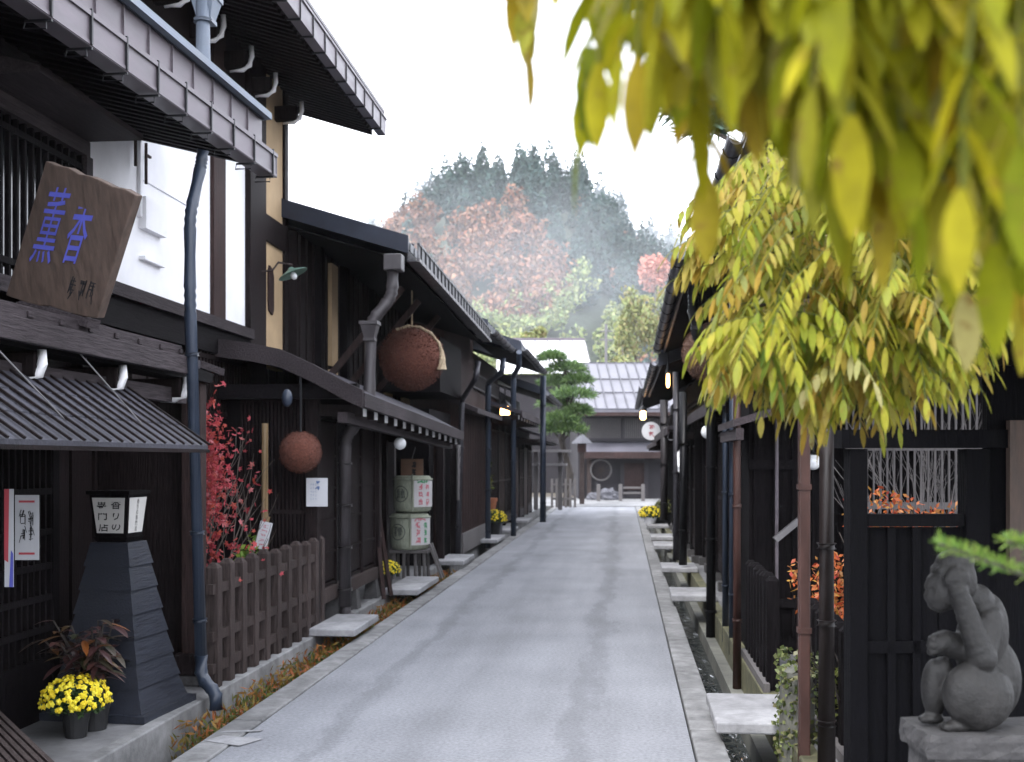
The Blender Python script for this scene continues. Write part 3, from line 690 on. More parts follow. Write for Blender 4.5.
c = PX(270,291,XB); s_ = MB().prism([(XB-.02,c.y-.10,c.z+.20),(XB-.02,c.y-.06,c.z+.27),(XB-.02,c.y+.05,c.z+.24),(XB-.02,c.y+.09,c.z+.16),(XB-.02,c.y+.09,c.z-.20),(XB-.02,c.y+.04,c.z-.26),(XB-.02,c.y-.08,c.z-.22),(XB-.02,c.y-.10,c.z-.12)], (.04,0,0)).build('vent_window', 'brown', B_)
# kura shutters on the white wall
sh = MB()
for px0, px1, y0, y1, e in ((137,139.5,130,218,.03),(139.5,187,128,206,.012)):
    a = PX(px0,y0,XB); b = PX(px1,y1,XB); sh.box(XB,XB+e,a.y,b.y,PX(px1,y1,XB).z,PX(px0,y0,XB).z)
a = PX(139,196,XB); b = PX(160,238,XB); sh.box(XB,XB+.06,a.y,b.y,b.z,a.z)
a = PX(139,257,XB); b = PX(160,268,XB); sh.box(XB,XB+.05,a.y,b.y,b.z,b.z+.03)
shu = sh.build('plaster_shutter', 'white', B_)
for px, y0, y1 in ((138,136,166),(148.5,143,184)):
    a = PX(px,y0,XB+.06); b = PX(px,y1,XB+.06); MB().box(XB+.03,XB+.05,a.y-.008,a.y+.008,b.z,a.z).build('latch', 'grey', shu)
a = PX(151,156,XB+.06); MB().box(XB+.03,XB+.05,a.y-.035,a.y+.035,a.z-.012,a.z+.006).build('latch', 'grey', shu)
a = PX(163,212,XB+.06); MB().box(XB,XB+.05,a.y-.015,a.y+.015,a.z-.10,a.z+.02).build('latch', 'grey', shu)
# lattice below the sill
ll = lattice_x(MB(), XB, YX(196,XB), YX(244,XB), 2.1, 2.7, 16, .03, (2.14,2.66)); ll.build('lattice_window', 'dark', B_)
# roof
xe, ze = -2.9, 5.80; yv = W(381,117,13.8).y
rB = MB(); loft(rB, [(xe,ze+.10),(-9,ze+2.0)], [(xe,ze+.10),(-9,ze+2.0)], 5.5, yv, .05); rfB = rB.build('roof', 'metalroof', B_)
fsB = MB().box(xe-.10,xe-.05,5.5,yv-.01,ze-.10,ze+.06)
fsB.build('fascia', 'gut', rfB)
MB().box(xe-.07,xe+.04,5.5,yv+.03,ze+.062,ze+.10).build('drip_edge', 'gut', rfB)
MB().prism([(xe-.11,yv-.03,ze-.03),(-5,yv-.03,ze+.62),(-5,yv-.03,ze+.42),(xe-.11,yv-.03,ze-.20)], (0,.04,0)).build('verge_board', 'dark', rfB)
gB = MB().box(xe-.04,xe+.06,5.5,yv,ze-.21,ze-.195).box(xe+.048,xe+.06,5.5,yv,ze-.195,ze-.03).box(xe+.044,xe+.075,5.5,yv,ze-.03,ze-.005).box(xe-.045,xe+.06,yv-.012,yv,ze-.195,ze-.03)
gtB = gB.build('gutter', 'gut', B_)
for i in range(19):
    y = 5.7+i*.42; sB = MB()
    if y < yv-.02: sB.box(xe+.061,xe+.072,y-.008,y+.008,ze-.21,ze-.03); sB.box(xe-.06,xe+.07,y-.008,y+.008,ze-.226,ze-.211); sB.build('gutter_strap', 'pipeb', gtB)
so = MB(); loft(so, [(xe-.1,ze-.12),(-4.3,ze+.28)], [(xe-.1,ze-.12),(-4.3,ze+.28)], 5.5, yv-.04, .02); ribs(so, xe-.1, ze-.155, -4.3, ze+.245, 5.5, yv-.06, .125, .05, .05); so.build('soffit', 'dark', B_)
for px, py in ((190,2),(224,34),(252,64),(276,90),(302,122)):
    c = PX(px,py,-3.55); j = MB().box(XB-.1,-3.60,c.y-.045,c.y+.045,5.46,5.62).build('joist', 'dark', B_, bevel=.01)
    MB().tube([(-3.55,c.y-.02,5.66),(-3.545,c.y-.02,5.56),(-3.565,c.y-.02,5.48),(-3.63,c.y-.02,5.435),(-3.76,c.y-.02,5.425)], [.024,.026,.026,.022,.012], 8).build('joist_hook', 'cap', j, smooth=True)
downpipe(B_, [PT(203,-60,-3.0), PT(203,75,-3.0), PT(203,120,-3.0)], .055, 'pipel', 1, hop=PT(206,8,-3.0))
# wall lamp with enamel shade
c = PX(262,268,XB+.1); L0 = Vector((XB+.06, YX(256,XB), c.z-.02)); tip = W(292,271,kx(292,-3.5)); tip = Vector((-3.55, YX(292,-3.55), PX(292,272,-3.55).z))
o = empty('wall_lamp', L0, 'green enamel shade lamp on a bent bracket against the ochre wall', 'lamp')
MB().tube([L0, L0+Vector((.10,.05,.02)), L0.lerp(tip,.55)+Vector((0,0,.10)), tip+Vector((0,0,.08)), tip+Vector((0,0,.02))], .012, 8).build('bracket', 'grey', o)
tl = Matrix.Translation(tip) @ Matrix.Rotation(math.radians(-24), 4, FF)
m1 = MB().lathe([(.02,.05),(.04,.03),(.16,-.02),(.165,-.028),(.155,-.028),(.03,.015)], (0,0,0), 24); m1.v = [tuple(tl@Vector(q)) for q in m1.v]; m1.build('shade', 'lampg', o)
m1 = MB().ball((0,0,-.045), .036, 14, 10, (1,1,1.2)); m1.v = [tuple(tl@Vector(q)) for q in m1.v]; m1.build('bulb', 'glob', o, smooth=True)
# ================================================================== picket fence, maple, notice
XF = -2.955
o = empty('picket_fence', (XF, 9.6, .05), 'weathered square picket fence with a red maple behind it', 'fence')
for i in range(11):
    px = 214+(319-214)*(1-(1-i/10)**1.25); y = YX(px, XF)
    zt_ = .92+.012*math.sin(i*2.1); mb = MB().box(XF-.045,XF+.045,y-.048,y+.048,.05,zt_); s = .035
    mb.add([(XF-.045,y-.048,zt_),(XF+.045,y-.048,zt_),(XF+.045,y+.048,zt_),(XF-.045,y+.048,zt_),(XF-.02,y-.022,zt_+s),(XF+.02,y-.022,zt_+s),(XF+.02,y+.022,zt_+s),(XF-.02,y+.022,zt_+s)], [(4,5,6,7),(0,1,5,4),(1,2,6,5),(2,3,7,6),(3,0,4,7)])
    mb.build('picket', 'grey', o)
y0, y1 = YX(209,XF), YX(321,XF)
for z in (.20,.43,.77): MB().box(XF-.022,XF+.030,y0,y1,z-.035,z+.035).build('rail', 'grey', o)
o = empty('red_maple', (-3.45, 9.0, .05), 'small red maple with thin bare twigs behind the picket fence', 'tree')
tk = MB(); tips = []; rn = random.Random(21)
for d in ((-.12,-.05,1),(.15,.12,1),(.02,.30,1),(-.05,.1,1),(.1,.45,.8)): limbs(tk, (-3.45,9.0,.05), d, rn.uniform(.62,.8), .018, 3, rn, tips, .5, .16)
tk.build('trunk', 'bark', o)
P = []
for t in tips:
    if t.z > .5:
        dens = 12 if t.x < -3.33 and t.z > .95 else (1 if rn.random() < .5 else 0)
        for q in range(dens): P.append(t+Vector((rn.gauss(0,.085), rn.gauss(0,.085), rn.gauss(0,.08))))
for q in range(1900): P.append(Vector((-3.43+rn.gauss(0,.115), 8.9+rn.gauss(0,.13), 1.62+rn.gauss(0,.25))))
for q in range(200): P.append(Vector((-3.35+rn.gauss(0,.2), 9.0+rn.gauss(0,.2), .95+rn.gauss(0,.22))))
P = np.array([tuple(q) for q in P]); lm = MB(); rgm = np.random.default_rng(5)
for p in P:      # little five pointed leaves
    d = Vector(rgm.normal(size=3)); d.z -= .3; d.normalize(); a_ = d.orthogonal().normalized(); b_ = d.cross(a_); s = rgm.uniform(.018,.036); th0 = rgm.uniform(0,6)
    vs = [Vector(p)]+[Vector(p)+(a_*math.cos(th0+j*math.pi/5)+b_*math.sin(th0+j*math.pi/5))*s*(1 if j % 2 == 0 else .5)+d*s*(.25 if j%2 else 0) for j in range(10)]
    lm.add(vs, [(0,1+j,1+(j+1)%10) for j in range(10)])
lm.build('foliage', 'maple', o, fix=False)
o = empty('green_shrub', (-3.4, 10.1, .05), 'low bright green shrub behind the pickets below the maple', 'shrub')
MB().tube([(-3.4,10.1,.05),(-3.4,10.1,.7)], .012, 6).build('stem', 'bark', o)
MB().quads(leafquads(blob(260, (-3.38,10.1,.80), (.22,.28,.30)), .075, aspect=.5)).build('foliage', mat('bright_leaves', (.2,.3,.05), .5, .2, 8, island=[(.05,.12,.02),(.13,.24,.03),(.26,.36,.05)], trans=.3), o, fix=False)
nb0 = W(260,549,10.35); o = empty('leaning_notice', nb0, 'small white notice board on a stake leaning behind the fence', 'notice')
tr = Matrix.Translation(nb0) @ Matrix.Rotation(math.radians(14), 4, FF)
nb_ = MB().prism([-RR*.055, RR*.055, RR*.055+UU*.25, -RR*.055+UU*.25], FF*.012); nb_.v = [tuple(tr@Vector(q)) for q in nb_.v]; nb_.build('board', 'paper', o)
nb_ = MB().box(-.012,.012,.014,.03,-.5,.30); nb_.v = [tuple(tr@Vector(q)) for q in nb_.v]; nb_.build('stake', 'bamboo', o)
nb_ = MB(); rn = random.Random(9)
for i in range(5): scribble(nb_, RR*.0+UU*(.04+.042*i)-FF*.002, RR, UU, .07, .03, 6, rn, .12)
nb_.v = [tuple(tr@Vector(q)) for q in nb_.v]; nb_.build('lettering', 'pink', o, fix=False)
# ================================================================== LEFT C: sake brewery
C_ = empty('sake_brewery', (-3.3, 15, .05), 'low dark sake brewery with curved porch roof, deep eave and boarded lower storey', 'brewery')
XC, XW, yc0, yc1 = -2.97, -3.7, 10.8, 19.9
yb1 = YX(376, XC)
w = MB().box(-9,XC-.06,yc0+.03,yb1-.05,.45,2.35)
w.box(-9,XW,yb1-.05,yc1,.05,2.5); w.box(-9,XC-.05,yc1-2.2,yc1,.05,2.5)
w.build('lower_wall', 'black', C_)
# near end face of the bay: fine vertical slats
es = lattice_y(MB(), yc0+.02, -3.68, -3.0, .40, 2.3, 18, .022, (.42,1.2,2.28), .03); es.build('end_lattice', 'dark', C_)
# front of the bay: tall panelled shutters
for a, b in ((318,337),(350,362),(362.5,375.5)):
    ya, yb = YX(a,XC), YX(b,XC); mb = MB().box(XC-.05,XC-.02,ya+.03,yb-.03,.48,2.06)
    mb.box(XC-.05,XC+.005,ya,ya+.035,.42,2.12).box(XC-.05,XC+.005,yb-.035,yb,.42,2.12)
    for i in range(6): z = .44+i*.325; mb.box(XC-.04,XC-.004,ya+.035,yb-.035,z-.012,z+.012)
    mb.build('shutter', 'dark', C_)
MB().box(XC-.05,XC+.04,yc0,yb1,.28,.42).build('sill_beam', 'grey', C_, bevel=.008)
for y in (yc0+.08, yc0+.9, yc0+1.7, yb1-.1): MB().add([(XC-.11,y-.09,.05),(XC+.06,y-.09,.05),(XC+.06,y+.09,.05),(XC-.11,y+.09,.05),(XC-.09,y-.06,.28),(XC+.03,y-.06,.28),(XC+.03,y+.06,.28),(XC-.09,y+.06,.28)], [(3,2,1,0),(4,5,6,7),(0,1,5,4),(1,2,6,5),(2,3,7,6),(3,0,4,7)]).build('foot_stone', 'stonel', C_)
for px, h in ((314,2.4),(376.5,2.3)):
    y = YX(px,XC); MB().box(XC-.07,XC+.05,y-.06,y+.06,.05,h).build('post', 'dark', C_, bevel=.006)
MB().box(XC-.07,XC+.04,yc0,yb1,2.10,2.24).build('lintel', 'blackh', C_)
c = W(265,470,10.95); MB().tube([(c.x,c.y,.1),(c.x,c.y,2.05)], .032, 8).build('bamboo_pole', 'bamboo', C_)
# entrance recess
for px in (384,392): y = YX(px,-3.55); MB().box(-3.6,-3.5,y-.05,y+.05,.05,2.3).build('post', 'pale' if px == 392 else 'dark', C_)
for px in (441,455): y = YX(px,-2.9); MB().box(-2.97,-2.85,y-.06,y+.06,.05,2.2).build('post', 'dark', C_, bevel=.006)
MB().box(XW,-2.95,YX(441,-2.9),YX(441,-2.9)+.05,.05,2.2).build('recess_wall', 'brown', C_)
# porch roof with the curved near verge
pn = [(-3.85,2.83),(-3.5,2.78),(-3.21,2.72),(-2.9,2.58),(-2.57,2.40),(-2.42,2.33)]
pf_ = [(x, z-.20) for x, z in pn]; py0, py1 = 10.55, 17.2
pm_ = loft(MB(), pn, pf_, py0, py1, .05); pc = pm_.build('porch_roof', 'shingle', C_)
vb = loft(MB(), [(x, z+.02) for x, z in pn], [(x, z+.02) for x, z in pn], py0-.05, py0+.04, .17); vb.build('curved_verge', 'greyh', pc)
MB().bar((-2.43,py0,2.26),(-2.43,py1,2.06),.05,.13).build('fascia', 'greyh', pc)
for i in range(13):
    q = (i+.7)/13.2; y = py0+(py1-py0)*q; z = 2.20-.20*q
    j = MB().bar((-3.6,y,z+.02),(-2.50,y,z-.02),.085,.11).build('rafter', 'dark', pc); MB().cbox((-2.488,y,z-.02),.02,.07,.10).build('rafter_cap', 'cap', j)
MB().bar((-2.62,py0,2.10),(-2.62,py1,1.92),.09,.10).build('porch_beam', 'greyh', pc)
MB().box(-3.9,-2.5,10.62,10.74,2.28,2.42).build('porch_beam', 'blackh', pc)
MB().ball(PX(287,398,-3.0), .05, 10, 8, (1,1,1.6)).build('beam_fitting', 'pipe', pc, smooth=True)
# upper storey
w = MB().box(-9,XW-.04,12.9,yc1,2.5,4.35); battens_x(w, XW-.04, 1, 13, yc1-.1, 2.7, 4.3, .3); w.build('upper_wall', 'dark', C_)
for a, b, z0, z1 in ((331,337,2.9,4.2),(331,337,2.6,2.85),(386,392,2.6,3.5),(403,409,2.6,3.2)): MB().box(XW-.04,XW+.012,YX(a,XW),YX(b,XW),z0,z1).build('ochre_strip', 'ochre', C_)
for a in (318,344,372): y = YX(a,XW); MB().box(XW-.05,XW+.06,y-.07,y+.07,2.5,4.3).build('post', 'black', C_)
for a, b in ((330,373,),(352,395),(378,408)):
    p = PX(a,371,XW+.05); q = PX(b,300,-2.75); p.z = 2.75; q.z = 3.85; q.y = p.y+.1; MB().bar(p, q, .07,.08).build('brace', 'brown', C_)
c = W(460,365,17.2); MB().box(XW-.02,-2.8,17.4,19.7,2.75,3.6).build('upper_bay', 'black', C_); MB().box(-3.5,-2.95,17.38,17.395,3.02,3.50).build('window', 'pipel', C_)
rC = roof_house(C_, 1, -2.42, XW, 12.72, 19.8, 4.18, .31, 4.2, .10, ze1=3.99)
loft(MB(), [(-2.5,3.97),(-3.9,4.40)], [(-2.5,3.78),(-3.9,4.21)], 12.8, 19.75, .02).build('soffit', 'black', C_)
vv = MB()
for i in range(26):
    q = (i+.5)/26; y = 12.75+7.0*q; z = 4.10-.19*q; vv.box(-2.432,-2.412,y-.012,y+.012,z-.05,z+.06)
MB().bar((-2.45,12.72,4.10),(-2.45,19.8,3.91),.04,.16).build('fascia', 'gutd', rC); vv.build('fascia_seam', 'pipeb', rC)
gc_ = MB(); rows = ((-2.30,-2.30,.10,.012,.17),(-2.345,-2.345,.012,.10,.012))
gc_.bar((-2.30,12.74,4.03),(-2.30,19.76,3.84),.012,.19); gc_.bar((-2.36,12.74,3.935),(-2.36,19.76,3.745),.13,.012); gc_.bar((-2.295,12.74,4.125),(-2.295,19.76,3.935),.03,.025); gc_.bar((-2.42,12.74,4.0),(-2.42,19.76,3.81),.012,.12)
gcc = gc_.build('gutter', 'gutd', C_); MB().bar((-2.297,12.74,3.945),(-2.297,19.76,3.755),.035,.04).build('gutter_lip', 'gutl', gcc)
for i in range(24):
    q = (i+.5)/24; y = 12.75+7.0*q; z = 4.03-.19*q; MB().box(-2.292,-2.278,y-.010,y+.010,z-.115,z+.105).build('gutter_strap', 'pipeb', gcc)
downpipe(C_, [PT(393,266,-2.40), PT(392,296,-2.42), PT(371,322,-2.62), PT(369,408,-2.62), PT(345,438,-2.86), PT(345,606,-2.86)], .068, 'pipebr', 4, hop=PT(370,330,-2.62))
h_ = PX(394,266,-2.39); MB().cbox((h_.x,h_.y,h_.z+.03),.19,.19,.17).build('hopper', 'pipebr', C_, bevel=.012)
q = PX(345,606,-2.86); MB().tube([q+Vector((0,0,.04)), q+Vector((.0,0,-.06)), q+Vector((.05,.0,-.12)), q+Vector((.16,-.02,-.16))], .065, 10).build('pipe_elbow', 'pipebr', C_, smooth=True)
# cedar balls
def cedar_ball(px, py, rpx, X, m, label, hang_to, tassel=False):
    c = PX(px, py, X); r = rpx/F*kx(px, X); o = empty('cedar_ball', (c.x,c.y,c.z-r), label, 'cedar ball', 'cedar balls hung at the breweries')
    mb = MB().ball(c, r*.98, 40, 28, (1,1,.98), .03); mb.build('ball', m, o, smooth=True)
    rg = np.random.default_rng(int(px)); n = 5200 if rpx > 26 else 3000
    d = rg.normal(size=(n,3)); d /= np.linalg.norm(d, axis=1)[:,None]; P_ = np.array(c)+d*r*rg.uniform(.94,1.03,(n,1)); t_ = np.cross(d, rg.normal(size=(n,3))); t_ /= np.linalg.norm(t_, axis=1)[:,None]
    s = r*.045; o_ = d*s*rg.uniform(.5,1.3,(n,1)); MB().quads(np.stack([P_-t_*s*.35, P_+t_*s*.35, P_+t_*s*.25+o_, P_-t_*s*.25+o_], 1)).build('twig_tips', m, o, fix=False)
    MB().tube([(c.x,c.y,c.z+r*.95),(c.x,c.y,hang_to)], .012, 6).build('cord', 'rope' if tassel else 'pipeb', o)
    if tassel:
        pts = [Vector(c)+Vector((math.cos(t)*r*1.03*SA*-1+ (CA)*r*1.03*math.sin(t), -r*.35, r*1.0*math.cos(t))) for t in (0.15,.45,.75,1.05,1.35)]
        pts = [Vector(c)+(RR*math.sin(t)-FF*.35+UU*math.cos(t)).normalized()*r*1.04 for t in (-.5,-.1,.3,.7,1.1,1.35)]
        MB().tube(pts, .022, 7).build('straw_rope', 'rope', o); e = pts[-1]; MB().tube([e, e-UU*.12, e-UU*.26], [.03,.055,.07], 8).build('tassel', 'rope', o)
    return o
cedar_ball(300.5, 452, 20.5, -3.0, 'sugi', 'round brown cedar ball hanging low at the brewery corner above the picket fence', 2.47)
cedar_ball(412, 358, 31.5, -2.85, 'sugi', 'largest brown cedar ball, tied with a straw rope under the brewery eave', 4.05, True)
# paper notice on the corner post
c0 = W(317,478,10.95); c1 = W(317,506.5,10.95); o = empty('paper_notice', (c0.x,c0.y,c1.z), 'white paper notice with faint blue writing on the brewery corner post', 'notice')
mb = MB(); sheet(mb, c0, RR, .102, c1.z, c0.z, .003); mb.build('sheet', 'paper', o)
t_ = MB(); rn = random.Random(12)
for i in range(2): scribble(t_, c0+RR*.012-UU*(.045+.055*i)-FF*.004, RR, UU, .045, .045, 7, rn, .16)
for k in range(3):
    for i in range(5): scribble(t_, c0-RR*(.012+.022*k)-UU*(.06+.035*i)-FF*.004, RR, UU, .014, .022, 4, rn, .14)
t_.build('lettering', 'bink', o, fix=False)
# ------------------------------------------------------------------ sake barrels on a stool
def barrel(px, py, r, h, label, seed):
    c = W(px, py, 16.1); o = empty('sake_barrel', (c.x,c.y,c.z-h/2), label, 'sake barrel', 'straw wrapped sake barrels'); ORG[o.name] = Vector((c.x,c.y,c.z-h/2))
    prof = [(r*.84,-h*.5),(r*.95,-h*.46),(r,-h*.34),(r*1.01,0),(r,h*.34),(r*.96,h*.46),(r*.88,h*.5)]
    MB().lathe(prof, c, 40).build('straw_body', 'straw', o, smooth=True)
    def cyl(u, z, e=.006): a = u; return Vector((c.x+(r*1.01+e)*math.sin(a), c.y-(r*1.01+e)*math.cos(a), c.z+z))
    mb = MB(); n = 10; a0, a1 = .26, 1.75
    for i in range(n+1):
        a = a0+(a1-a0)*i/n; mb.v += [tuple(cyl(a,-h*.36)), tuple(cyl(a,h*.40))]
    mb.f = [(2*i,2*i+2,2*i+3,2*i+1) for i in range(n)]; lab = mb.build('paper_label', 'label', o, fix=False)
    rp = MB()
    for a in (.20, -2.9): rp.tube([Vector((c.x,c.y,c.z+h*.52))]+[cyl(a, z, .012) for z in (h*.48,h*.3,0,-h*.3,-h*.46)], .013, 6, False)
    for z in (h*.40,): rp.tube([cyl(2*math.pi*i/28, z, .008) for i in range(29)], .012, 6, False)
    rp.build('straw_rope', 'straw', o, smooth=True)
    def wrap(mb): 
        mb.v = [tuple(cyl(x/(r*1.01), z, .010)) for x, y, z in mb.v]; return mb
    rn = random.Random(seed); e = MB(); X_, Z_ = Vector((1,0,0)), Vector((0,0,1)); cx = -.46*r*1.01
    for R_ in (.115,):
        for i in range(28):
            t0, t1 = 2*math.pi*i/28, 2*math.pi*(i+1)/28
            for ra, rb in ((R_, R_*.88),): e.add([X_*(cx+ra*math.cos(t0))+Z_*(ra*math.sin(t0)), X_*(cx+ra*math.cos(t1))+Z_*(ra*math.sin(t1)), X_*(cx+rb*math.cos(t1))+Z_*(rb*math.sin(t1)), X_*(cx+rb*math.cos(t0))+Z_*(rb*math.sin(t0))], [(0,1,2,3)])
    for q in (-1,1): scribble(e, X_*(cx+q*.035), X_, Z_, .07, .15, 11, rn, .2)
    wrap(e).build('emblem', mat('faded_ink', (.09,.10,.085), .8), o, fix=False)
    for col, cc in ((.62,'pink'),(1.05,'pink' if seed == 1 else 'green')):
        g = MB()
        for i in range(3): scribble(g, X_*(col*r)+Z_*(.10-.105*i), X_, Z_, .075, .085, 8, rn, .17)
        wrap(g).build('lettering', cc, lab, fix=False)
    g = MB(); scribble(g, X_*(.75*r)+Z_*(h*.35), X_, Z_, .22, .05, 8, rn, .4); wrap(g).build('lettering', 'green' if seed == 1 else 'pink', lab, fix=False)
    return o
barrel(412.5, 493.5, .265, .50, 'upper of the two straw wrapped sake barrels, with red and green writing', 1)
lo = barrel(410, 531, .272, .50, 'lower sake barrel resting on the wooden stool', 2)
c = W(411,557,16.1); zt = W(410,531,16.1).z-.25
o = empty('wooden_stool', (c.x,c.y,.05), 'pale rustic wooden stool carrying two sake barrels', 'stool')
MB().box(c.x-.27,c.x+.27,c.y-.20,c.y+.20,zt-.05,zt-.003).build('seat', 'pale', o, bevel=.008)
for sx in (-.21,-.07,.09,.21):
    for sy in (-.15,.15): MB().tube([(c.x+sx*1.05,c.y+sy*1.1,.05),(c.x+sx,c.y+sy,zt-.05)], .025, 8).build('leg', 'pale', o)
MB().bar((c.x+.28,c.y-.1,zt+.08),(c.x+.45,c.y-.1,.06),.05,.03).bar((c.x+.28,c.y+.06,zt+.08),(c.x+.45,c.y+.06,.06),.05,.03).build('ladder_prop', 'pale', o)
# wooden plaque and globe lamp above the barrels
c = W(412,468,16.6); o = empty('wooden_plaque', (c.x,c.y,c.z-.14), 'orange brown wooden plaque with dark characters hanging over the sake barrels', 'sign')
mb = MB(); sheet(mb, Vector((c.x,c.y,0)), RR, .16, c.z-.15, c.z+.13, .03); mb.build('board', 'boardw', o)
t_ = MB(); rn = random.Random(4)
for i in range(2): scribble(t_, c+RR*.03+UU*(.05-.11*i)-FF*.006, RR, UU, .09, .09, 9, rn, .2)
t_.build('lettering', 'ink', o, fix=False)
MB().tube([c+UU*.13, c+UU*.30+RR*.05], .006, 5).build('cord', 'gutl', o)
def globe(px, py, rpx, k, label):
    c = W(px, py, k); r = rpx/F*k; o = empty('globe_lamp', (c.x,c.y,c.z-r), label, 'lamp', 'white globe lamps under the eaves')
    MB().ball(c, r, 20, 14).build('globe', 'glob', o, smooth=True); MB().tube([c+UU*r*.9, c+UU*r*1.25], r*.45, 10).tube([c+UU*r*1.2, c+UU*(r*1.2+.18)], .01, 6).build('holder', 'pipeb', o); return o
globe(400, 443.5, 6.2, 13.6, 'white globe lamp under the brewery porch roof')
# A-frame sign
f0, f1 = W(375,508,14.0), W(384,590,13.6); f1.z = .055; g1 = W(391,588,13.9); g1.z = .055
o = empty('easel_sign', f1, 'tall leaning easel with a red edged white sign by the brewery entrance', 'sign')
f0b = f0+RR*.02+FF*.1
MB().bar(f0, f1, .05,.03).build('leg', 'brown', o); MB().bar(f0b, g1, .05,.03).build('leg', 'brown', o)
sn = MB(); t0, t1 = f0.lerp(f1,.03), f0.lerp(f1,.32); hw = RR*.045
sn.prism([t0-hw,t0+hw,t1+hw,t1-hw], -FF*.02); sn.build('sign_panel', 'rust', o)
sn = MB(); t0, t1 = f0.lerp(f1,.06)-FF*.023, f0.lerp(f1,.29)-FF*.023; hw = RR*.028; sn.prism([t0-hw,t0+hw,t1+hw,t1-hw], -FF*.003); sn.build('paper', 'paper', o)
gp = W(386,588,14.6); mum((gp.x,gp.y,.052), .175, 'yellow chrysanthemum pot at the foot of the brewery easel sign', n=120, seed=6, poth=.2, potr=.09)
# ================================================================== LEFT D: boarded house
D_ = empty('boarded_house', (-3, 22, .05), 'house with plain vertical brown boards right after the brewery', 'house')
yd0, yd1 = 20.05, 24.0; XD = -2.86
w = MB().box(-9,XD,yd0,yd1,.40,3.0); battens_x(w, XD, 1, yd0+.02, yd1-.02, .4, 2.55, .24); w.build('wall', 'brown', D_)
MB().box(-9,XD+.05,yd0-.02,yd1,.05,.40).build('plinth', 'pale', D_)
MB().box(-9,XD-.3,yd0,yd1,3.0,4.2).build('upper_wall', 'brown', D_)
MB().prism([(XD+.32,yd0-.1,2.60),(XD-.3,yd0-.1,2.86),(XD-.3,yd0-.1,2.78),(XD+.32,yd0-.1,2.52)], (0,yd1-yd0+.1,0)).build('pent_roof', 'greyh', D_)
rD = roof_house(D_, 1, -2.38, XD, yd0-.1, 23.6, 4.12, .31, 4, .1); gutter(D_, -2.36, 1, yd0-.05, 23.55, 3.98, 3.98, 'gutd', .07)
MB().bar((-2.41,yd0-.1,4.05),(-2.41,23.6,4.05),.04,.14).build('fascia', 'gutd', rD)
downpipe(D_, [PT(503,358,-2.33), PT(502,372,-2.35), PT(488,383,-2.70), PT(488,548,-2.70)], .06, 'pipe', 4)
downpipe(D_, [PT(478,362,-2.40), PT(476,378,-2.42), PT(462,400,-2.8), PT(458,560,-2.8)], .05, 'gutd', 2)
p = PX(458.5,445,-2.82); q = PX(458.5,500,-2.82); o = empty('plank_sign', (p.x,p.y,q.z), 'narrow pale wooden plank sign on the brown boarded wall', 'sign')
MB().box(-2.83,-2.795,p.y-.16,p.y+.16,q.z,p.z).build('board', 'pale', o, bevel=.006)
t_ = MB(); rn = random.Random(14)
for i in range(4): scribble(t_, (-2.792,p.y,p.z-.14-.2*i), (0,1,0), UU, .14, .14, 7, rn, .12)
t_.build('lettering', 'brown', o, fix=False)
